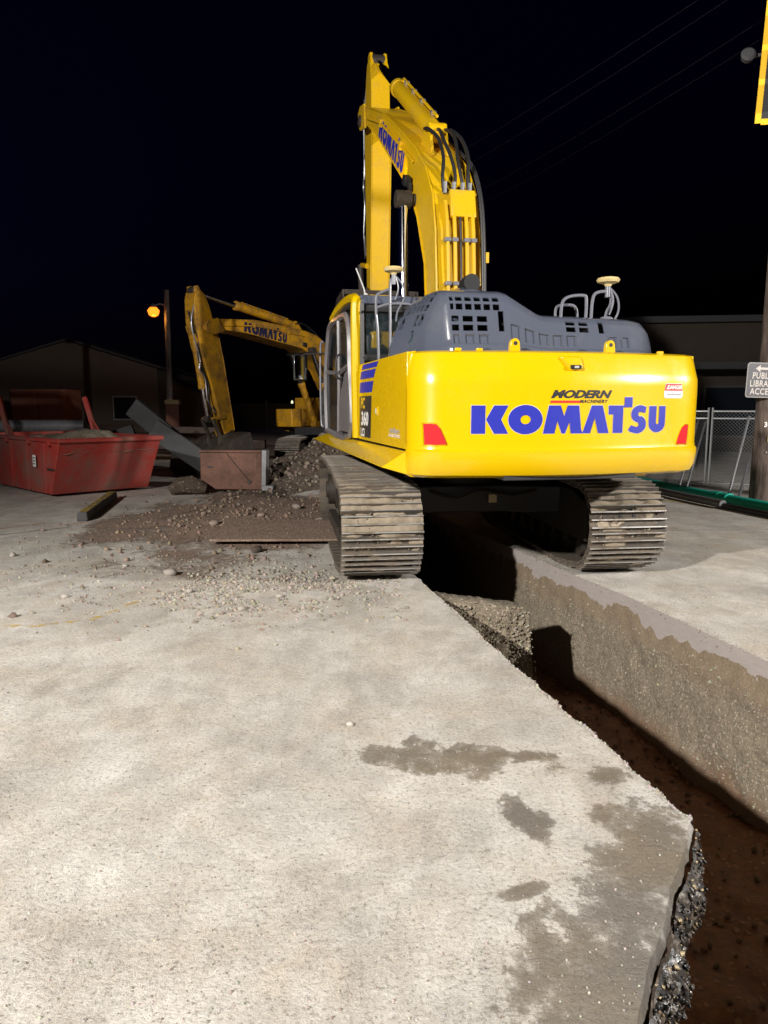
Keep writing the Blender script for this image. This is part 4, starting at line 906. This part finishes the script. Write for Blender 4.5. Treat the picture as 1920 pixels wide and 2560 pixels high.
lamp([(1.09, 1.488), (1.21, 1.488), (1.222, 1.58), (1.225, 1.667), (1.185, 1.667), (1.155, 1.64), (1.12, 1.57)], 1)
# rear camera pod
mb = MB(); pod = [(-.13, 2.285), (.10, 2.285), (.115, 2.20), (.07, 2.155), (-.02, 2.15)]
n = len(pod); vs_ = [surf(a-.06, b, -.004) for a, b in pod]+[tuple(Vector(surf((a*.78)-.06, 2.15+(b-2.15)*.85+.01, 0))+Vector((0, -.03, 0))) for a, b in pod]
mb.add(vs_, [tuple(range(n, 2*n))]+[(i, (i+1) % n, n+(i+1) % n, n+i) for i in range(n)]); pd = part('camera_pod', mb, M['yel'], cw, bevel=.012)
mb = MB(); mb.box(tuple(Vector(surf(-.04, 2.185, .030))), (.10, .03, .035), rot=(.2, 0, 0)); part('camera', mb, M['black'], pd, bevel=.006)
mb = MB(); mb.box(tuple(Vector(surf(-.04, 2.185, .047))), (.04, .01, .018), rot=(.2, 0, 0)); part('lens', mb, M['silver'], pd)
for x in (-.52, .42):
    mb = MB(); pts = [(-.05, 0), (.05, 0), (.046, .06)]+arc(0, .075, .044, 0, 180, 8)+[(-.046, .06)]
    pts = [(x+a, 2.325+b) for a, b in pts]; mb.prism(pts, -3.16, -3.11, 'y'); e = part('lifting_eye', mb, M['yel'], cw, bevel=.006)
    mb = MB(); mb.cyl((x, -3.163, 2.40), (x, -3.107, 2.40), .018, 14); part('eye_hole', mb, M['black'], e)
for x in (-1.05, -.85, .95):
    mb = MB(); mb.box((x, -3.13, 2.338), (.055, .04, .03)); part('cap_bolt', mb, M['yel'], cw, bevel=.006)
mb = MB(); mb.box((-.48, -3.0, 1.187), (.16, .2, .02)); mb.box((.75, -2.98, 1.186), (.3, .2, .02)); part('bottom_plate', mb, M['yel'], cw, bevel=.004)
# left flank: model plate and stripes
SX = -1.4615
def flank(name, me, yc, zc, mat, off=0.): return link(name, wrap(me, lambda u, v: (SX-off, yc-u, zc+v)), M[mat], side[0], smooth=0)
flank('model_plate', poly_mesh([[(.0, 0), (.64, 0), (.70, .47), (.02, .47)]]), -.70, 1.485, 'decalblack')
flank('stripe', poly_mesh([[(.02, 0), (.72, 0), (.80, .12), (.06, .12)]]), -.70, 1.995, 'blue')
flank('stripe', poly_mesh([[(.06, 0), (.82, 0), (.93, .09), (.13, .09)]]), -.70, 2.15, 'blue')
flank('stripe', poly_mesh([[(.14, 0), (.96, 0), (1.06, .055), (.24, .055)]]), -.70, 2.257, 'blue')
flank('model_text', text_mesh('PC', .17, .006, .12, 1.15), -.92, 1.87, 'ytext', .002)
flank('model_text', text_mesh('360', .21, .008, .12, 1.3), -1.02, 1.69, 'white', .002)
flank('model_text', text_mesh('LCi', .13, .005, .12, 1.25), -.90, 1.535, 'white', .002)
flank('small_print', text_mesh('intelligent', .075, .001, .12, 1.35), -2.46, 1.605, 'silver', .001)
flank('small_print', text_mesh('MACHINE CONTROL', .04, .001, .12, 1.25), -2.46, 1.555, 'white', .001)
mb = MB(); mb.box((SX-.002, -1.68, 1.79), (.01, .10, .10)); lk = part('latch', mb, M['yel'], side[0], bevel=.006)
mb = MB(); mb.box((SX-.008, -1.66, 1.79), (.008, .03, .06)); part('latch_lever', mb, M['silver'], lk, bevel=.003)
# satellite antennas on their rails
def gnss(x, y, z, pts_list, r=.02, zt=3.4):
    mb = MB()
    for pts in pts_list: mb.tube(smooth_path(pts, 5), r, 10)
    m_ = part('antenna_mast', mb, M['rail'], ex)
    mb = MB(); mb.lathe([(.03, zt-.05), (.04, zt-.03), (.105, zt-.012), (.12, zt+.012), (.105, zt+.032), (.06, zt+.042)], 28, Matrix.Translation((x, y, 0))); part('satellite_antenna', mb, M['tan'], m_)
    mb = MB(); mb.cyl((x, y, zt-.16), (x, y, zt-.04), .028, 12); part('antenna_bracket', mb, M['rail'], m_)
    mb = MB(); mb.tube(smooth_path([(x+.02, y, zt-.06), (x+.10, y-.02, zt-.16), (x+.13, y, zt-.3), (x+.05, y, zt-.46), (x+.03, y, zt-.58)]), .011, 6); mb.tube(smooth_path([(x+.02, y, zt-.05), (x+.05, y-.03, zt-.2), (x+.01, y-.03, zt-.34)]), .009, 6); part('antenna_cable', mb, M['rail'], m_)
yy = -.78
gnss(-1.06, yy, 0, [[(-1.10, yy, 2.33), (-1.10, yy, 2.8), (-1.10, yy, 3.26), (-1.06, yy, 3.32)], [(-1.10, yy, 3.2), (-1.24, yy, 3.14), (-1.27, yy, 3.08), (-1.27, yy, 2.95), (-1.27, yy, 2.90)],
     [(-1.27, yy, 2.98), (-1.10, yy, 3.03), (-.85, yy+.02, 3.03), (-.80, yy+.03, 2.97), (-.80, yy+.05, 2.7)], [(-1.27, yy, 2.9), (-1.25, yy, 2.7), (-1.24, yy, 2.33)]], .016, 3.41)
yy = -2.28
gnss(.86, yy, 0, [[(.34, yy, 2.69), (.35, yy, 2.88), (.42, yy, 2.95), (.58, yy, 2.97), (.62, yy, 2.93), (.62, yy, 2.69)], [(.38, yy+.2, 2.69), (.38, yy+.2, 2.85), (.44, yy+.2, 2.89), (.6, yy+.2, 2.88), (.63, yy+.2, 2.7)],
     [(.68, yy, 2.69), (.69, yy, 2.92), (.73, yy, 3.0), (.84, yy, 3.02)], [(.78, yy, 2.69), (.80, yy, 2.74), (.9, yy, 2.75), (.94, yy, 2.7)], [(.84, yy, 2.74), (.86, yy, 2.82), (.90, yy, 2.9), (.89, yy, 3.02), (.86, yy, 3.06)]], .016, 3.12)
# work lamp on the boom, lit (it throws the warm patch on the boom's flank)
wl = bpy.data.lights.new('boom_work_lamp', 'SPOT'); wl.energy = 14; wl.color = (1, .66, .18); wl.spot_size = R(70); wl.spot_blend = .8; wl.shadow_soft_size = .04
wo = bpy.data.objects.new('boom_work_lamp', wl); COL.objects.link(wo); wo.parent = ex; wo.location = (-.52, 1.45, 5.14); wo.rotation_euler = Vector((.5, .75, .45)).to_track_quat('-Z', 'Y').to_euler()

# ------------------------------------------------------------------ the second excavator
ex2, _, _, _, _ = excavator((-1.3, 23.0, 0), 147, 'older dirty yellow excavator digging behind the spoil mound', 22, -27.5, -15, -20, 'yel_used', 'yel_used', False)
ex2.scale = (.85, .85, .85)
# ------------------------------------------------------------------ red skip
sk = empty('skip', (-6.72, 14.85, 0), R(45), 'red steel skip heaped with gravel, its end sloping outward', 'skip')
M['redpaint'] = paint('red_skip_paint', (.33, .032, .024), .62, (.17, .10, .08), .9, 1.3, .0, .42, .3)
wB, LB, hT = 2.1, 3.2, 1.16
# local x along the end face (to the right), y along the length (away)
def skipshell():
    t_ = .06; A = [(0, 0, .06), (wB, 0, .06), (wB, LB, .06), (0, LB, .06)]; B = [(-.03, -.62, hT), (wB+.03, -.62, hT), (wB+.03, LB+.62, hT), (-.03, LB+.62, hT)]
    C_ = [(.06, .06, .14), (wB-.06, .06, .14), (wB-.06, LB-.06, .14), (.06, LB-.06, .14)]; D = [(.05, -.52, hT), (wB-.05, -.52, hT), (wB-.05, LB+.52, hT), (.05, LB+.52, hT)]
    mb = MB(); mb.add(A+B+C_+D, [(0, 3, 2, 1)]+[(i, (i+1) % 4, 4+(i+1) % 4, 4+i) for i in range(4)]+[(4+i, 4+(i+1) % 4, 12+(i+1) % 4, 12+i) for i in range(4)]+[(12+i, 12+(i+1) % 4, 8+(i+1) % 4, 8+i) for i in range(4)]+[(8, 9, 10, 11)]); return mb
sh = part('body', skipshell(), M['redpaint'], sk, bevel=.012)
mb = MB(); mb.tube([(-.04, -.63, hT), (wB+.04, -.63, hT), (wB+.04, LB+.63, hT), (-.04, LB+.63, hT), (-.04, -.63, hT)], .05, 6); part('top_rail', mb, M['redpaint'], sk)
for y in (.15, 1.1, 2.05, 3.0):
    mb = MB(); mb.prism([(y-.05, .08), (y+.05, .08), (y+.06, hT-.06), (y-.06, hT-.06)], -.06, .0, 'x'); part('rib', mb, M['redpaint'], sk, bevel=.008)
for y, wx in ((2.35, wB), (2.25, .10)):
    mb = MB(); mb.prism([(y-.25, hT), (y+.30, hT), (y+.42, hT+.45), (y+.36, hT+.45)], wx-.06, wx-.02, 'x'); mb.box((.0, y+.2, hT+.43), (.07, .1, .98), rot=(.30, 0, 0)) if False else mb.tube([(wx-.04, y+.1, hT-.02), (wx-.04, y+.62, hT+.88)], .075, 4); part('lifting_arm', mb, M['redpaint'], sk, bevel=.008)
for y in (-.2, .9, 2.2):
    mb = MB(); mb.cyl((-.10, y, hT-.06), (-.02, y, hT-.06), .06, 12); part('lug', mb, M['redpaint'], sk, bevel=.01)
mb = MB(); mb.box((-.068, .62, .72), (.006, .16, .24)); st = part('sticker', mb, M['white'], sk)
for k in range(3): mb = MB(); mb.box((-.073, .62, .66+k*.06), (.004, .10, .022)); part('sticker_print', mb, M['decalblack'], st)
mb = MB(); mb.box((-.02, -.12, .58), (.05, .32, .04)); part('step', mb, M['grime'], sk)
def heap():
    bm = bmesh.new(); nx, ny = 26, 44; V = []
    for j in range(ny):
        row = []
        for i in range(nx):
            x = .06+(wB-.12)*i/(nx-1); y = -.5+(LB+1.0)*j/(ny-1); e = min(x, wB-x, y+.5, LB+.5-y)
            z = .93+.32*min(1, max(0, e)/.7)*(.7+.5*math.exp(-((y-.35)/.8)**2))+.05*fb(x, y, 3, 2.5)+.025*fb(x, y, 8, 9); row.append(bm.verts.new((x, y, z)))
        V.append(row)
    for j in range(ny-1):
        for i in range(nx-1): bm.faces.new((V[j][i], V[j][i+1], V[j+1][i+1], V[j+1][i]))
    me = bpy.data.meshes.new('gravel_load'); bm.to_mesh(me); bm.free(); return me
gh = link('gravel_heap', heap(), M['soil'], smooth=70, loc=(-6.72, 14.85, 0), rot=(0, 0, R(45))); tag(gh, 'heap of pale gravel filling the red skip', 'gravel', kind='stuff')

# ------------------------------------------------------------------ orange-brown trench shield standing by the skip
M['shield'] = paint('orange_shield_paint', (.17, .075, .05), .65, (.07, .045, .035), .85, 1.6, 0, .42, .3)
ts = empty('trench_shield', (-3.15, 15.75, 0), R(-6), 'rusty orange steel trench shield panel with grey end post', 'trench shield')
mb = MB(); mb.box((-.1, 0, .47), (1.35, .12, .80)); part('panel', mb, M['shield'], ts, bevel=.02)
mb = MB(); mb.box((0, 0, 0), (.10, .26, .90), Matrix.Translation((.64, -.03, .47)) @ Matrix.Rotation(.03, 4, 'Y')); part('end_post', mb, M['galvd'], ts, bevel=.01)
mb = MB(); mb.box((.72, -.04, .10), (.26, .34, .16)); part('foot', mb, M['galvd'], ts, bevel=.02)
mb = MB(); mb.box((-.1, -.01, .885), (1.36, .18, .05)); part('top_rail', mb, M['shield'], ts, bevel=.012)
mb = MB(); mb.tube([(-.2, -.068, .87), (.28, -.075, .28)], .008, 5); part('chain', mb, M['grime'], ts)
mb = MB(); mb.box((.3, -.07, .24), (.08, .02, .08), rot=(0, .7, 0)); part('lifting_ring', mb, M['grime'], ts, bevel=.006)
mb = MB(); mb.box((-.55, -.062, .55), (.13, .004, .035)); part('stencil', mb, M['decalblack'], ts)
tag(part('clay_lump', MB().tube([(-.35, 0, .1), (-.15, .02, .2), (.1, 0, .22), (.38, 0, .12)], [.08, .17, .19, .1], 10), M['mounddirt'], loc=(-4.1, 15.3, 0), rot=(0, 0, .3)), 'dark lump of broken clay beside the orange trench shield', 'rubble')

# ------------------------------------------------------------------ broken slabs and clutter behind the skip
def slab(name, x, y, z, dims, rot, mat, label, cat, group=None):
    mb = MB(); mb.box((0, 0, 0), dims)
    return tag(part(name, mb, M[mat], loc=(x, y, z), rot=rot, bevel=.02), label, cat, group)
slab('concrete_slab', -5.75, 19.2, 1.22, (1.9, .14, .5), (.1, .69, 0), 'slabgrey', 'narrow grey concrete slab slanting steeply behind the skip', 'concrete slab')
slab('concrete_slab', -5.0, 18.4, .80, (1.7, .14, .5), (.15, .62, .1), 'slabgrey', 'broad grey concrete slab leaning nearest the trench shield', 'concrete slab')
slab('concrete_slab', -7.0, 19.6, .95, (.95, .14, .55), (.1, -.3, 0), 'slabgrey', 'short grey concrete slab just showing over the gravel heap', 'concrete slab')
slab('timber_baulk', -6.6, 24, .6, (5.5, .5, .28), (0, 0, .06), 'timber', 'long dark timber baulk lying behind the concrete slabs', 'timber')
slab('timber_baulk', -7.4, 23.6, 1.1, (4.6, .3, .2), (0, .02, .02), 'timber', 'upper dark timber baulk across the rubble', 'timber')
slab('rubble_block', -5.2, 20.2, .35, (1.1, .7, .7), (.1, .1, .5), 'mounddirt', 'dark squared block of rubble beyond the trench shield', 'rubble')
# steel pipe on stands
mb = MB(); mb.tube([(-3.6, 0, 1.28), (1.9, .2, 1.28)], .17, 20); pi = part('steel_pipe', mb, M['galvd'], loc=(-10.2, 20.5, 0)); tag(pi, 'thick grey steel pipe lying level on stands behind the skip', 'pipe')
for x in (-2.2, 1.2):
    mb = MB(); mb.box((x, .1, .55), (.12, .5, 1.1)); mb.box((x, .1, .05), (.5, .9, .1)); part('stand', mb, M['timber'], pi, bevel=.01)
# loader cab at the frame's edge
lo_ = empty('wheel_loader', (-13.6, 24, 0), R(20), 'dark wheel loader parked behind the grey steel pipe', 'loader')
mb = MB(); mb.box((0, 0, 1.35), (2.2, 3.2, .8)); part('body', mb, M['yel_used'], lo_, bevel=.08)
mb = MB(); mb.box((.1, -.2, 2.5), (1.5, 1.5, 1.5)); cb = part('cab', mb, M['glassd'], lo_, bevel=.05)
mb = MB()
for x in (-.65, .85):
    for y in (-.95, .55): mb.box((x, y, 2.5), (.09, .09, 1.55))
mb.box((.1, -.2, 3.3), (1.7, 1.7, .1)); part('cab_frame', mb, M['dark'], cb, bevel=.02)
for x in (-1.05, 1.05):
    for y in (-1.2, 1.2): mb = MB(); mb.cyl((x-.25, y, .7), (x+.25, y, .7), .7, 22); part('wheel', mb, M['black'], lo_, bevel=.06)
mb = MB(); mb.lathe([(.05, 0), (.06, .12), (.03, .16)], 12, Matrix.Translation((.75, -1.0, 1.78))); part('beacon', mb, M['amber'], lo_)

# ------------------------------------------------------------------ buildings
def building(name, x, y, rz, wd, dp, hE, hR, wall, roof, label, wins=(), door=None, gable_front=True):
    b = empty(name, (x, y, 0), R(rz), label, 'building')
    mb = MB(); mb.prism([(-wd/2, 0), (wd/2, 0), (wd/2, hE), (0, hR), (-wd/2, hE)], 0, dp, 'y'); part('wall', mb, M[wall], b)
    for s in (-1, 1):
        mb = MB(); q = [(0, hR+.02), (s*(wd/2+.25), hE-.12), (s*(wd/2+.25), hE+.0), (0, hR+.14)]; mb.prism(q, -.3, dp+.3, 'y'); part('roof', mb, M[roof], b)
    for (wx, wz, ww, wh) in wins:
        mb = MB(); mb.box((wx, -.03, wz), (ww+.16, .06, wh+.16)); f = part('window', mb, M['trim'], b, bevel=.01); mb = MB(); mb.box((wx, -.065, wz), (ww, .02, wh)); part('pane', mb, M['glassd'], f)
    return b
building('gable_building', -17.5, 42, 4, 9.5, 14, 4.0, 5.4, 'tanwall', 'darkroof', 'dim tan gabled building far behind the skip', [(2.9, 1.7, 1.2, 1.2), (-2.2, 1.7, 1.2, 1.2)])
bx = empty('storage_box', (-16.2, 35, 0), R(5), 'plain red-brown storage container in front of the gabled building', 'container')
mb = MB(); mb.box((0, 1.2, 1.3), (2.5, 2.4, 2.6)); bxb = part('body', mb, M['brick'], bx, bevel=.03)
for s_ in (-1, 1): mb = MB(); mb.box((s_*.6, -.02, 1.3), (1.14, .05, 2.4)); part('door', mb, M['brick'], bx, bevel=.012)
building('low_shed', -12.9, 45, 0, 4., 6, 2.6, 3.3, 'tanwall', 'darkroof', 'low dim shed beside the street lamp', [(0, 1.5, .8, .7)])
lib = empty('library_building', (21, 29, 0), R(-8), 'wide dark flat-roofed building behind the chain-link fence', 'building')
mb = MB(); mb.box((0, 6, 2.55), (30, 12, 5.1)); part('wall', mb, M['brownwall'], lib)
mb = MB(); mb.box((0, 5.9, 5.22), (30.5, 12.5, .26)); part('parapet', mb, M['darkroof'], lib, bevel=.03)
mb = MB(); mb.box((0, -.9, 3.35), (30.2, 1.8, .3)); part('canopy', mb, M['darkroof'], lib, bevel=.03)
for k in range(10):
    mb = MB(); mb.box((-13+k*2.9, -.03, 1.6), (2.1, .06, 2.1)); f = part('window', mb, M['trimd'], lib); mb = MB(); mb.box((-13+k*2.9, -.07, 1.6), (1.9, .02, 1.9)); part('pane', mb, M['glassd'], f)
far = empty('far_wall', (-2, 60, 0), 0, 'long low dark wall far beyond the older excavator', 'wall')
mb = MB(); mb.box((0, 0, 1.), (40, .3, 2.)); part('panel', mb, M['brownwall'], far)
for k in range(14): mb = MB(); mb.box((-19+k*2.9, -.2, 1.1), (.18, .15, 2.3)); part('post', mb, M['timber'], far)

# ------------------------------------------------------------------ street lamp (sodium), left
sl = empty('street_lamp', (-9.35, 32.5, 0), 0, 'lit orange street lamp on a thin wooden pole', 'street lamp')
mb = MB(); mb.tube([(0, 0, 0), (.06, 0, 3.4), (.09, 0, 6.7)], [.15, .13, .11], 12); part('pole', mb, M['wood'], sl)
mb = MB(); mb.tube(smooth_path([(.08, 0, 6.0), (-.15, -.1, 6.12), (-.36, -.2, 6.05)]), .025, 8); ar_ = part('arm', mb, M['galvd'], sl)
mb = MB(); mb.lathe([(.03, .14), (.10, .10), (.15, 0), (.14, -.02)], 18, Matrix.Translation((-.42, -.24, 5.98))); part('shade', mb, M['galvd'], ar_)
mb = MB(); mb.lathe([(.15, 0.), (.25, -.12), (.20, -.30), (.08, -.38)], 16, Matrix.Translation((-.42, -.24, 5.95))); part('bulb', mb, M['sodium'], ar_)
l = bpy.data.lights.new('street_lamp_light', 'POINT'); l.energy = 320; l.color = (1, .42, .06); l.shadow_soft_size = .12
o = bpy.data.objects.new('street_lamp_light', l); COL.objects.link(o); o.parent = sl; o.location = (-.42, -.24, 5.62)
ub = empty('utility_box', (-8.6, 30.5, 0), 0, 'small red utility box with pale cap below the street lamp', 'utility box')
mb = MB(); mb.box((0, 0, .95), (.55, .4, 1.9)); part('body', mb, M['brick'], ub, bevel=.03); mb = MB(); mb.box((0, 0, 1.98), (.6, .45, .18)); part('cap', mb, M['tan'], ub, bevel=.04)
for x, y, z, s_, lab in ((-13.5, 62, 2.2, .16, 'small distant pale lamp low beyond the street lamp'), (-8.6, 70, 2.0, .12, 'tiny distant white lamp above the far wall')):
    e = empty('distant_lamp', (x, y, 0), 0, lab, 'lamp'); mb = MB(); mb.cyl((0, 0, 0), (0, 0, z), .06, 8); part('post', mb, M['dark'], e); mb = MB(); mb.lathe([(s_*.4, z-.02), (s_, z+.1), (s_*.5, z+.3)], 12); part('bulb', mb, M['dimlamp'], e)

# ------------------------------------------------------------------ right side: pole with sign, fence, pipes
pl = empty('utility_pole', (7.05, 13.75, 0), 0, 'thick weathered wooden utility pole beside the fence', 'utility pole')
mb = MB(); mb.tube([(0, 0, -.1), (.02, 0, 3), (.03, 0, 9.5)], [.21, .195, .16], 20); part('shaft', mb, M['wood'], pl)
mb = MB(); mb.box((.03, 0, 8.9), (2.4, .12, .14)); part('cross_arm', mb, M['wood'], pl, bevel=.01)
for x in (-1.05, -.55, .6, 1.1): mb = MB(); mb.lathe([(.03, 8.97), (.05, 9.03), (.035, 9.07), (.05, 9.11), (.02, 9.16)], 12, Matrix.Translation((x, 0, 0))); part('insulator', mb, M['silver'], pl)
for s_, x, z in (('0', .0, 1.63), ('3', -.075, 1.50), ('3', .065, 1.50)):
    me = text_mesh(s_, .12, .004); link('pole_number', wrap(me, lambda u, v, x=x, z=z: (x-.03+u, -.212-.02*0+abs(u+x)*.12, z+v)), M['white'], pl, smooth=0)
for x, z in ((-.03, 1.37), (-.05, 1.28), (.06, 1.30), (-.06, 1.0), (.1, 1.1), (-.02, 1.33)):
    mb = MB(); mb.box((x, -.205, z), (.022, .012, .028)); part('staple', mb, M['galv'], pl)
mb = MB(); mb.box((-.035, -.21, 1.25), (.05, .015, .11)); part('tag_plate', mb, M['tan'], pl, bevel=.004)
sg = empty('sign', (6.805, 13.48, 2.295), R(3), 'small dark PUBLIC LIBRARY ACCESS sign with left arrow on the wooden pole', 'sign')
sg.rotation_euler = (0, R(1.5), R(3))
def rrect(w_, h_, r): return arc(w_/2-r, h_/2-r, r, 0, 90, 5)+arc(-w_/2+r, h_/2-r, r, 90, 180, 5)+arc(-w_/2+r, -h_/2+r, r, 180, 270, 5)+arc(w_/2-r, -h_/2+r, r, 270, 360, 5)
mb = MB(); mb.prism(rrect(.62, .62, .05), -.004, .004, 'y'); pn = part('panel', mb, M['trim'], sg)
mb = MB(); mb.prism(rrect(.585, .585, .04), -.0075, -.0045, 'y'); part('face', mb, M['signgrey'], pn)
for s_, z in (('PUBLIC', .075), ('LIBRARY', -.065), ('ACCESS', -.205)):
    me = text_mesh(s_, .155, .003, 0, .80, 1.08); link('sign_text', wrap(me, lambda u, v, z=z: (u, -.010, z+v)), M['signwhite'], pn, smooth=0)
me = poly_mesh([[(-.16, .205), (-.075, .27), (-.075, .225), (.16, .225), (.16, .185), (-.075, .185), (-.075, .14)]]); link('arrow', wrap(me, lambda u, v: (u, -.010, v)), M['signwhite'], pn, smooth=0)
# chain link fence panels
def fence(name, a, b, h, lean, label, mesh=True, rails=2):
    e = empty(name, (a[0], a[1], 0), math.atan2(b[1]-a[1], b[0]-a[0]), label, 'fence', 'chain-link fence panels by the pole'); L = math.hypot(b[0]-a[0], b[1]-a[1])
    e.rotation_euler = (lean, 0, e.rotation_euler.z)
    for x in (0, L): mb = MB(); mb.cyl((x, 0, .02), (x, 0, h+.08), .026, 10); part('post', mb, M['galv'], e)
    for z in ([.1, h] if rails == 2 else [.1, h, h-.16]): mb = MB(); mb.cyl((0, 0, z), (L, 0, z), .022, 10); part('rail', mb, M['galv'], e)
    if mesh:
        mb = MB(); st = .075; n = int((L+h)/st)
        for k in range(n):
            for s in (1, -1):
                x0 = k*st-h; p = []
                lo_x, hi_x = max(0, x0), min(L, x0+h)
                if hi_x-lo_x < .03: continue
                za, zb = lo_x-x0, hi_x-x0
                if s > 0: A_, B_ = (lo_x, 0, za), (hi_x, 0, zb)
                else: A_, B_ = (L-lo_x, .004, za), (L-hi_x, .004, zb)
                mb.tube([A_, B_], .0028, 3, False)
        tag(part('wire_mesh', mb, M['wire'], e, smooth=0), kind='stuff')
    return e
fence('fence_panel', (5.2, 17.9), (7.35, 16.9), 1.72, 0, 'upright chain-link fence panel with doubled top rail', True, 3)
fence('fence_panel', (7.42, 16.85), (9.6, 15.9), 1.72, 0, 'chain-link fence panel continuing behind the wooden pole', True, 3)
for (x0, y0, x1, y1, z1) in ((6.68, 16.66, 7.33, 17.36, 1.56), (6.77, 16.47, 7.42, 17.17, 1.51), (6.93, 14.8, 7.59, 15.5, 1.62), (6.96, 14.43, 7.46, 15.13, 0.71)):
    mb = MB(); mb.cyl((x0, y0, .02), (x1, y1, z1), .024, 10); o = part('prop_pole', mb, M['galv'])
    tag(o, 'bright galvanised pipe leaning against the chain-link fence', 'pipe', 'leaning pipes at the fence')
# pipes along the road edge
M['green'] = plain('green_pvc', (.02, .52, .40), .4, 0, .1, 3)
gp = MB(); gpath = [(4.2, 21.5, .12), (5.35, 18.9, .12), (5.85, 17.0, .12), (6.2, 14.6, .12), (6.55, 12.6, .12), (7.0, 10.6, .12)]
gp.tube(smooth_path(gpath), .105, 14); g = part('green_pipe', gp, M['green']); tag(g, 'long green plastic pipe lying along the road edge', 'pipe')
for k in ((6.31, 13.9), (6.36, 13.65)): mb = MB(); mb.tube([(k[0]-.02, k[1]+.12, .12), (k[0]+.02, k[1]-.10, .12)], .125, 14); part('coupling', mb, M['green'], g)
mb = MB(); mb.tube(smooth_path([(3.9, 21.2, .1), (5.0, 18.6, .09), (5.5, 16.8, .09), (5.83, 14.6, .09), (6.1, 13.2, .09)]), .075, 12); tag(part('grey_pipe', mb, M['galvd']), 'grey pipe lying in front of the green pipe', 'pipe')
mb = MB(); mb.tube(smooth_path([(6.08, 13.4, .06), (6.35, 12.2, .06), (6.8, 10.4, .06)]), .055, 10); tag(part('black_hose', mb, M['dark']), 'dark hose continuing from the end of the grey pipe', 'hose')
tag(part('orange_cap', MB().lathe([(.09, 0), (.09, .05), (.04, .08)], 14), M['opaint2'], loc=(6.75, 14.85, 0)), 'small orange cap on the ground by the leaning pipes', 'cap')
# traffic signal with yellow-edged backplate, hung over the road at the right
tsg = empty('traffic_signal', (4.81, 9.2, 5.15), R(-14), 'traffic signal with black backplate edged in yellow, hung over the road', 'traffic signal')
tsg.rotation_euler = (0, R(2.), R(-14))
mb = MB(); mb.box((0, 0, .66), (.86, .02, 1.34)); bpz = part('backplate', mb, M['plate'], tsg, bevel=.004)
mb = MB()
for c_, d_ in (((-.415, -.012, .66), (.065, .006, 1.37)), ((.415, -.012, .66), (.065, .006, 1.37))): mb.box(c_, d_)
for z in (-.01, 1.335): mb.box((0, -.0125, z), (.764, .006, .065))
part('border', mb, M['retro'], bpz)
mb = MB(); mb.box((0, .10, .66), (.34, .2, 1.1)); hdn = part('signal_head', mb, M['plate'], tsg, bevel=.03)
for k in range(3): mb = MB(); mb.tube([(0, -.01, .30+k*.36), (0, -.2, .30+k*.36)], .15, 18, False); v_ = part('visor', mb, M['plate'], hdn); mb = MB(); mb.cyl((0, -.005, .30+k*.36), (0, -.03, .30+k*.36), .13, 18); part('lens', mb, M['glassd'], v_)
mb = MB(); mb.tube([(0, .22, .9), (7., .22, .98)], [.07, .12], 14); part('mast_arm', mb, M['galvd'], tsg)
mb = MB(); mb.tube([(7., .22, -5.6), (7., .22, 1.2)], .16, 16); part('mast', mb, M['galvd'], tsg)
mb = MB(); mb.tube([(-.02, .22, .88), (-.5, .25, .82)], .022, 8); mb.lathe([(.02, -.05), (.07, -.02), (.085, .05), (.06, .07)], 16, Matrix.Translation((-.56, .2, .80)) @ Matrix.Rotation(R(75), 4, 'X')); part('detector', mb, M['darkroof'], tsg)
# overhead cables from the pole across the road
for k, (x, z) in enumerate(((-1.05, 9.12), (-.55, 9.12), (.6, 9.12), (1.1, 9.12))):
    a = Vector((7.08+x, 13.75, z)); b = Vector((-4+x*2.2, 40+k, 10.5)); c_ = Vector((9.5+x, -25, 9.5)); pts = [c_.lerp(a, i/8)-Vector((0, 0, 1.0*math.sin(math.pi*i/8))) for i in range(8)]+[a.lerp(b, i/8)-Vector((0, 0, .8*math.sin(math.pi*i/8))) for i in range(9)]
    mb = MB(); mb.tube(pts, .004, 4); tag(part('power_cable', mb, M['dark']), 'thin dark overhead power cable running from the wooden pole', 'cable', 'overhead power cables')
# the two light towers that light the site stand behind and beside the photographer
for i, (P_, T_, lab) in enumerate(((LT_A, (.8, 7, .8), 'mobile light tower with four floodlights on the slab behind the trench'), (LT_B, (2.5, 9, .5), 'mobile light tower standing on the road right of the trench'))):
    d_ = Vector(T_)-Vector(P_); az = math.atan2(-d_.x, d_.y); e = empty('light_tower', (P_[0], P_[1], 0), az, lab, 'light tower')
    mb = MB(); mb.box((0, -.9, .75), (1.1, 1.7, .75)); part('generator', mb, M['yel_body'], e, bevel=.04)
    for x in (-.62, .62): mb = MB(); mb.cyl((x-.09, -.9, .32), (x+.09, -.9, .32), .32, 18); part('wheel', mb, M['black'], e, bevel=.03)
    mb = MB(); mb.tube([(0, -.35, .3), (0, -.35, P_[2]+.1)], [.09, .05], 10); part('mast', mb, M['galv'], e)
    mb = MB(); mb.box((0, -.35, P_[2]+.12), (1.7, .07, .07)); part('cross_bar', mb, M['galv'], e)
    for x in (-.65, -.25, .25, .65): mb = MB(); mb.box((x, -.28, P_[2]+.32), (.34, .14, .26), rot=(-.4, 0, 0)); part('floodlight', mb, M['dark'], e, bevel=.02)
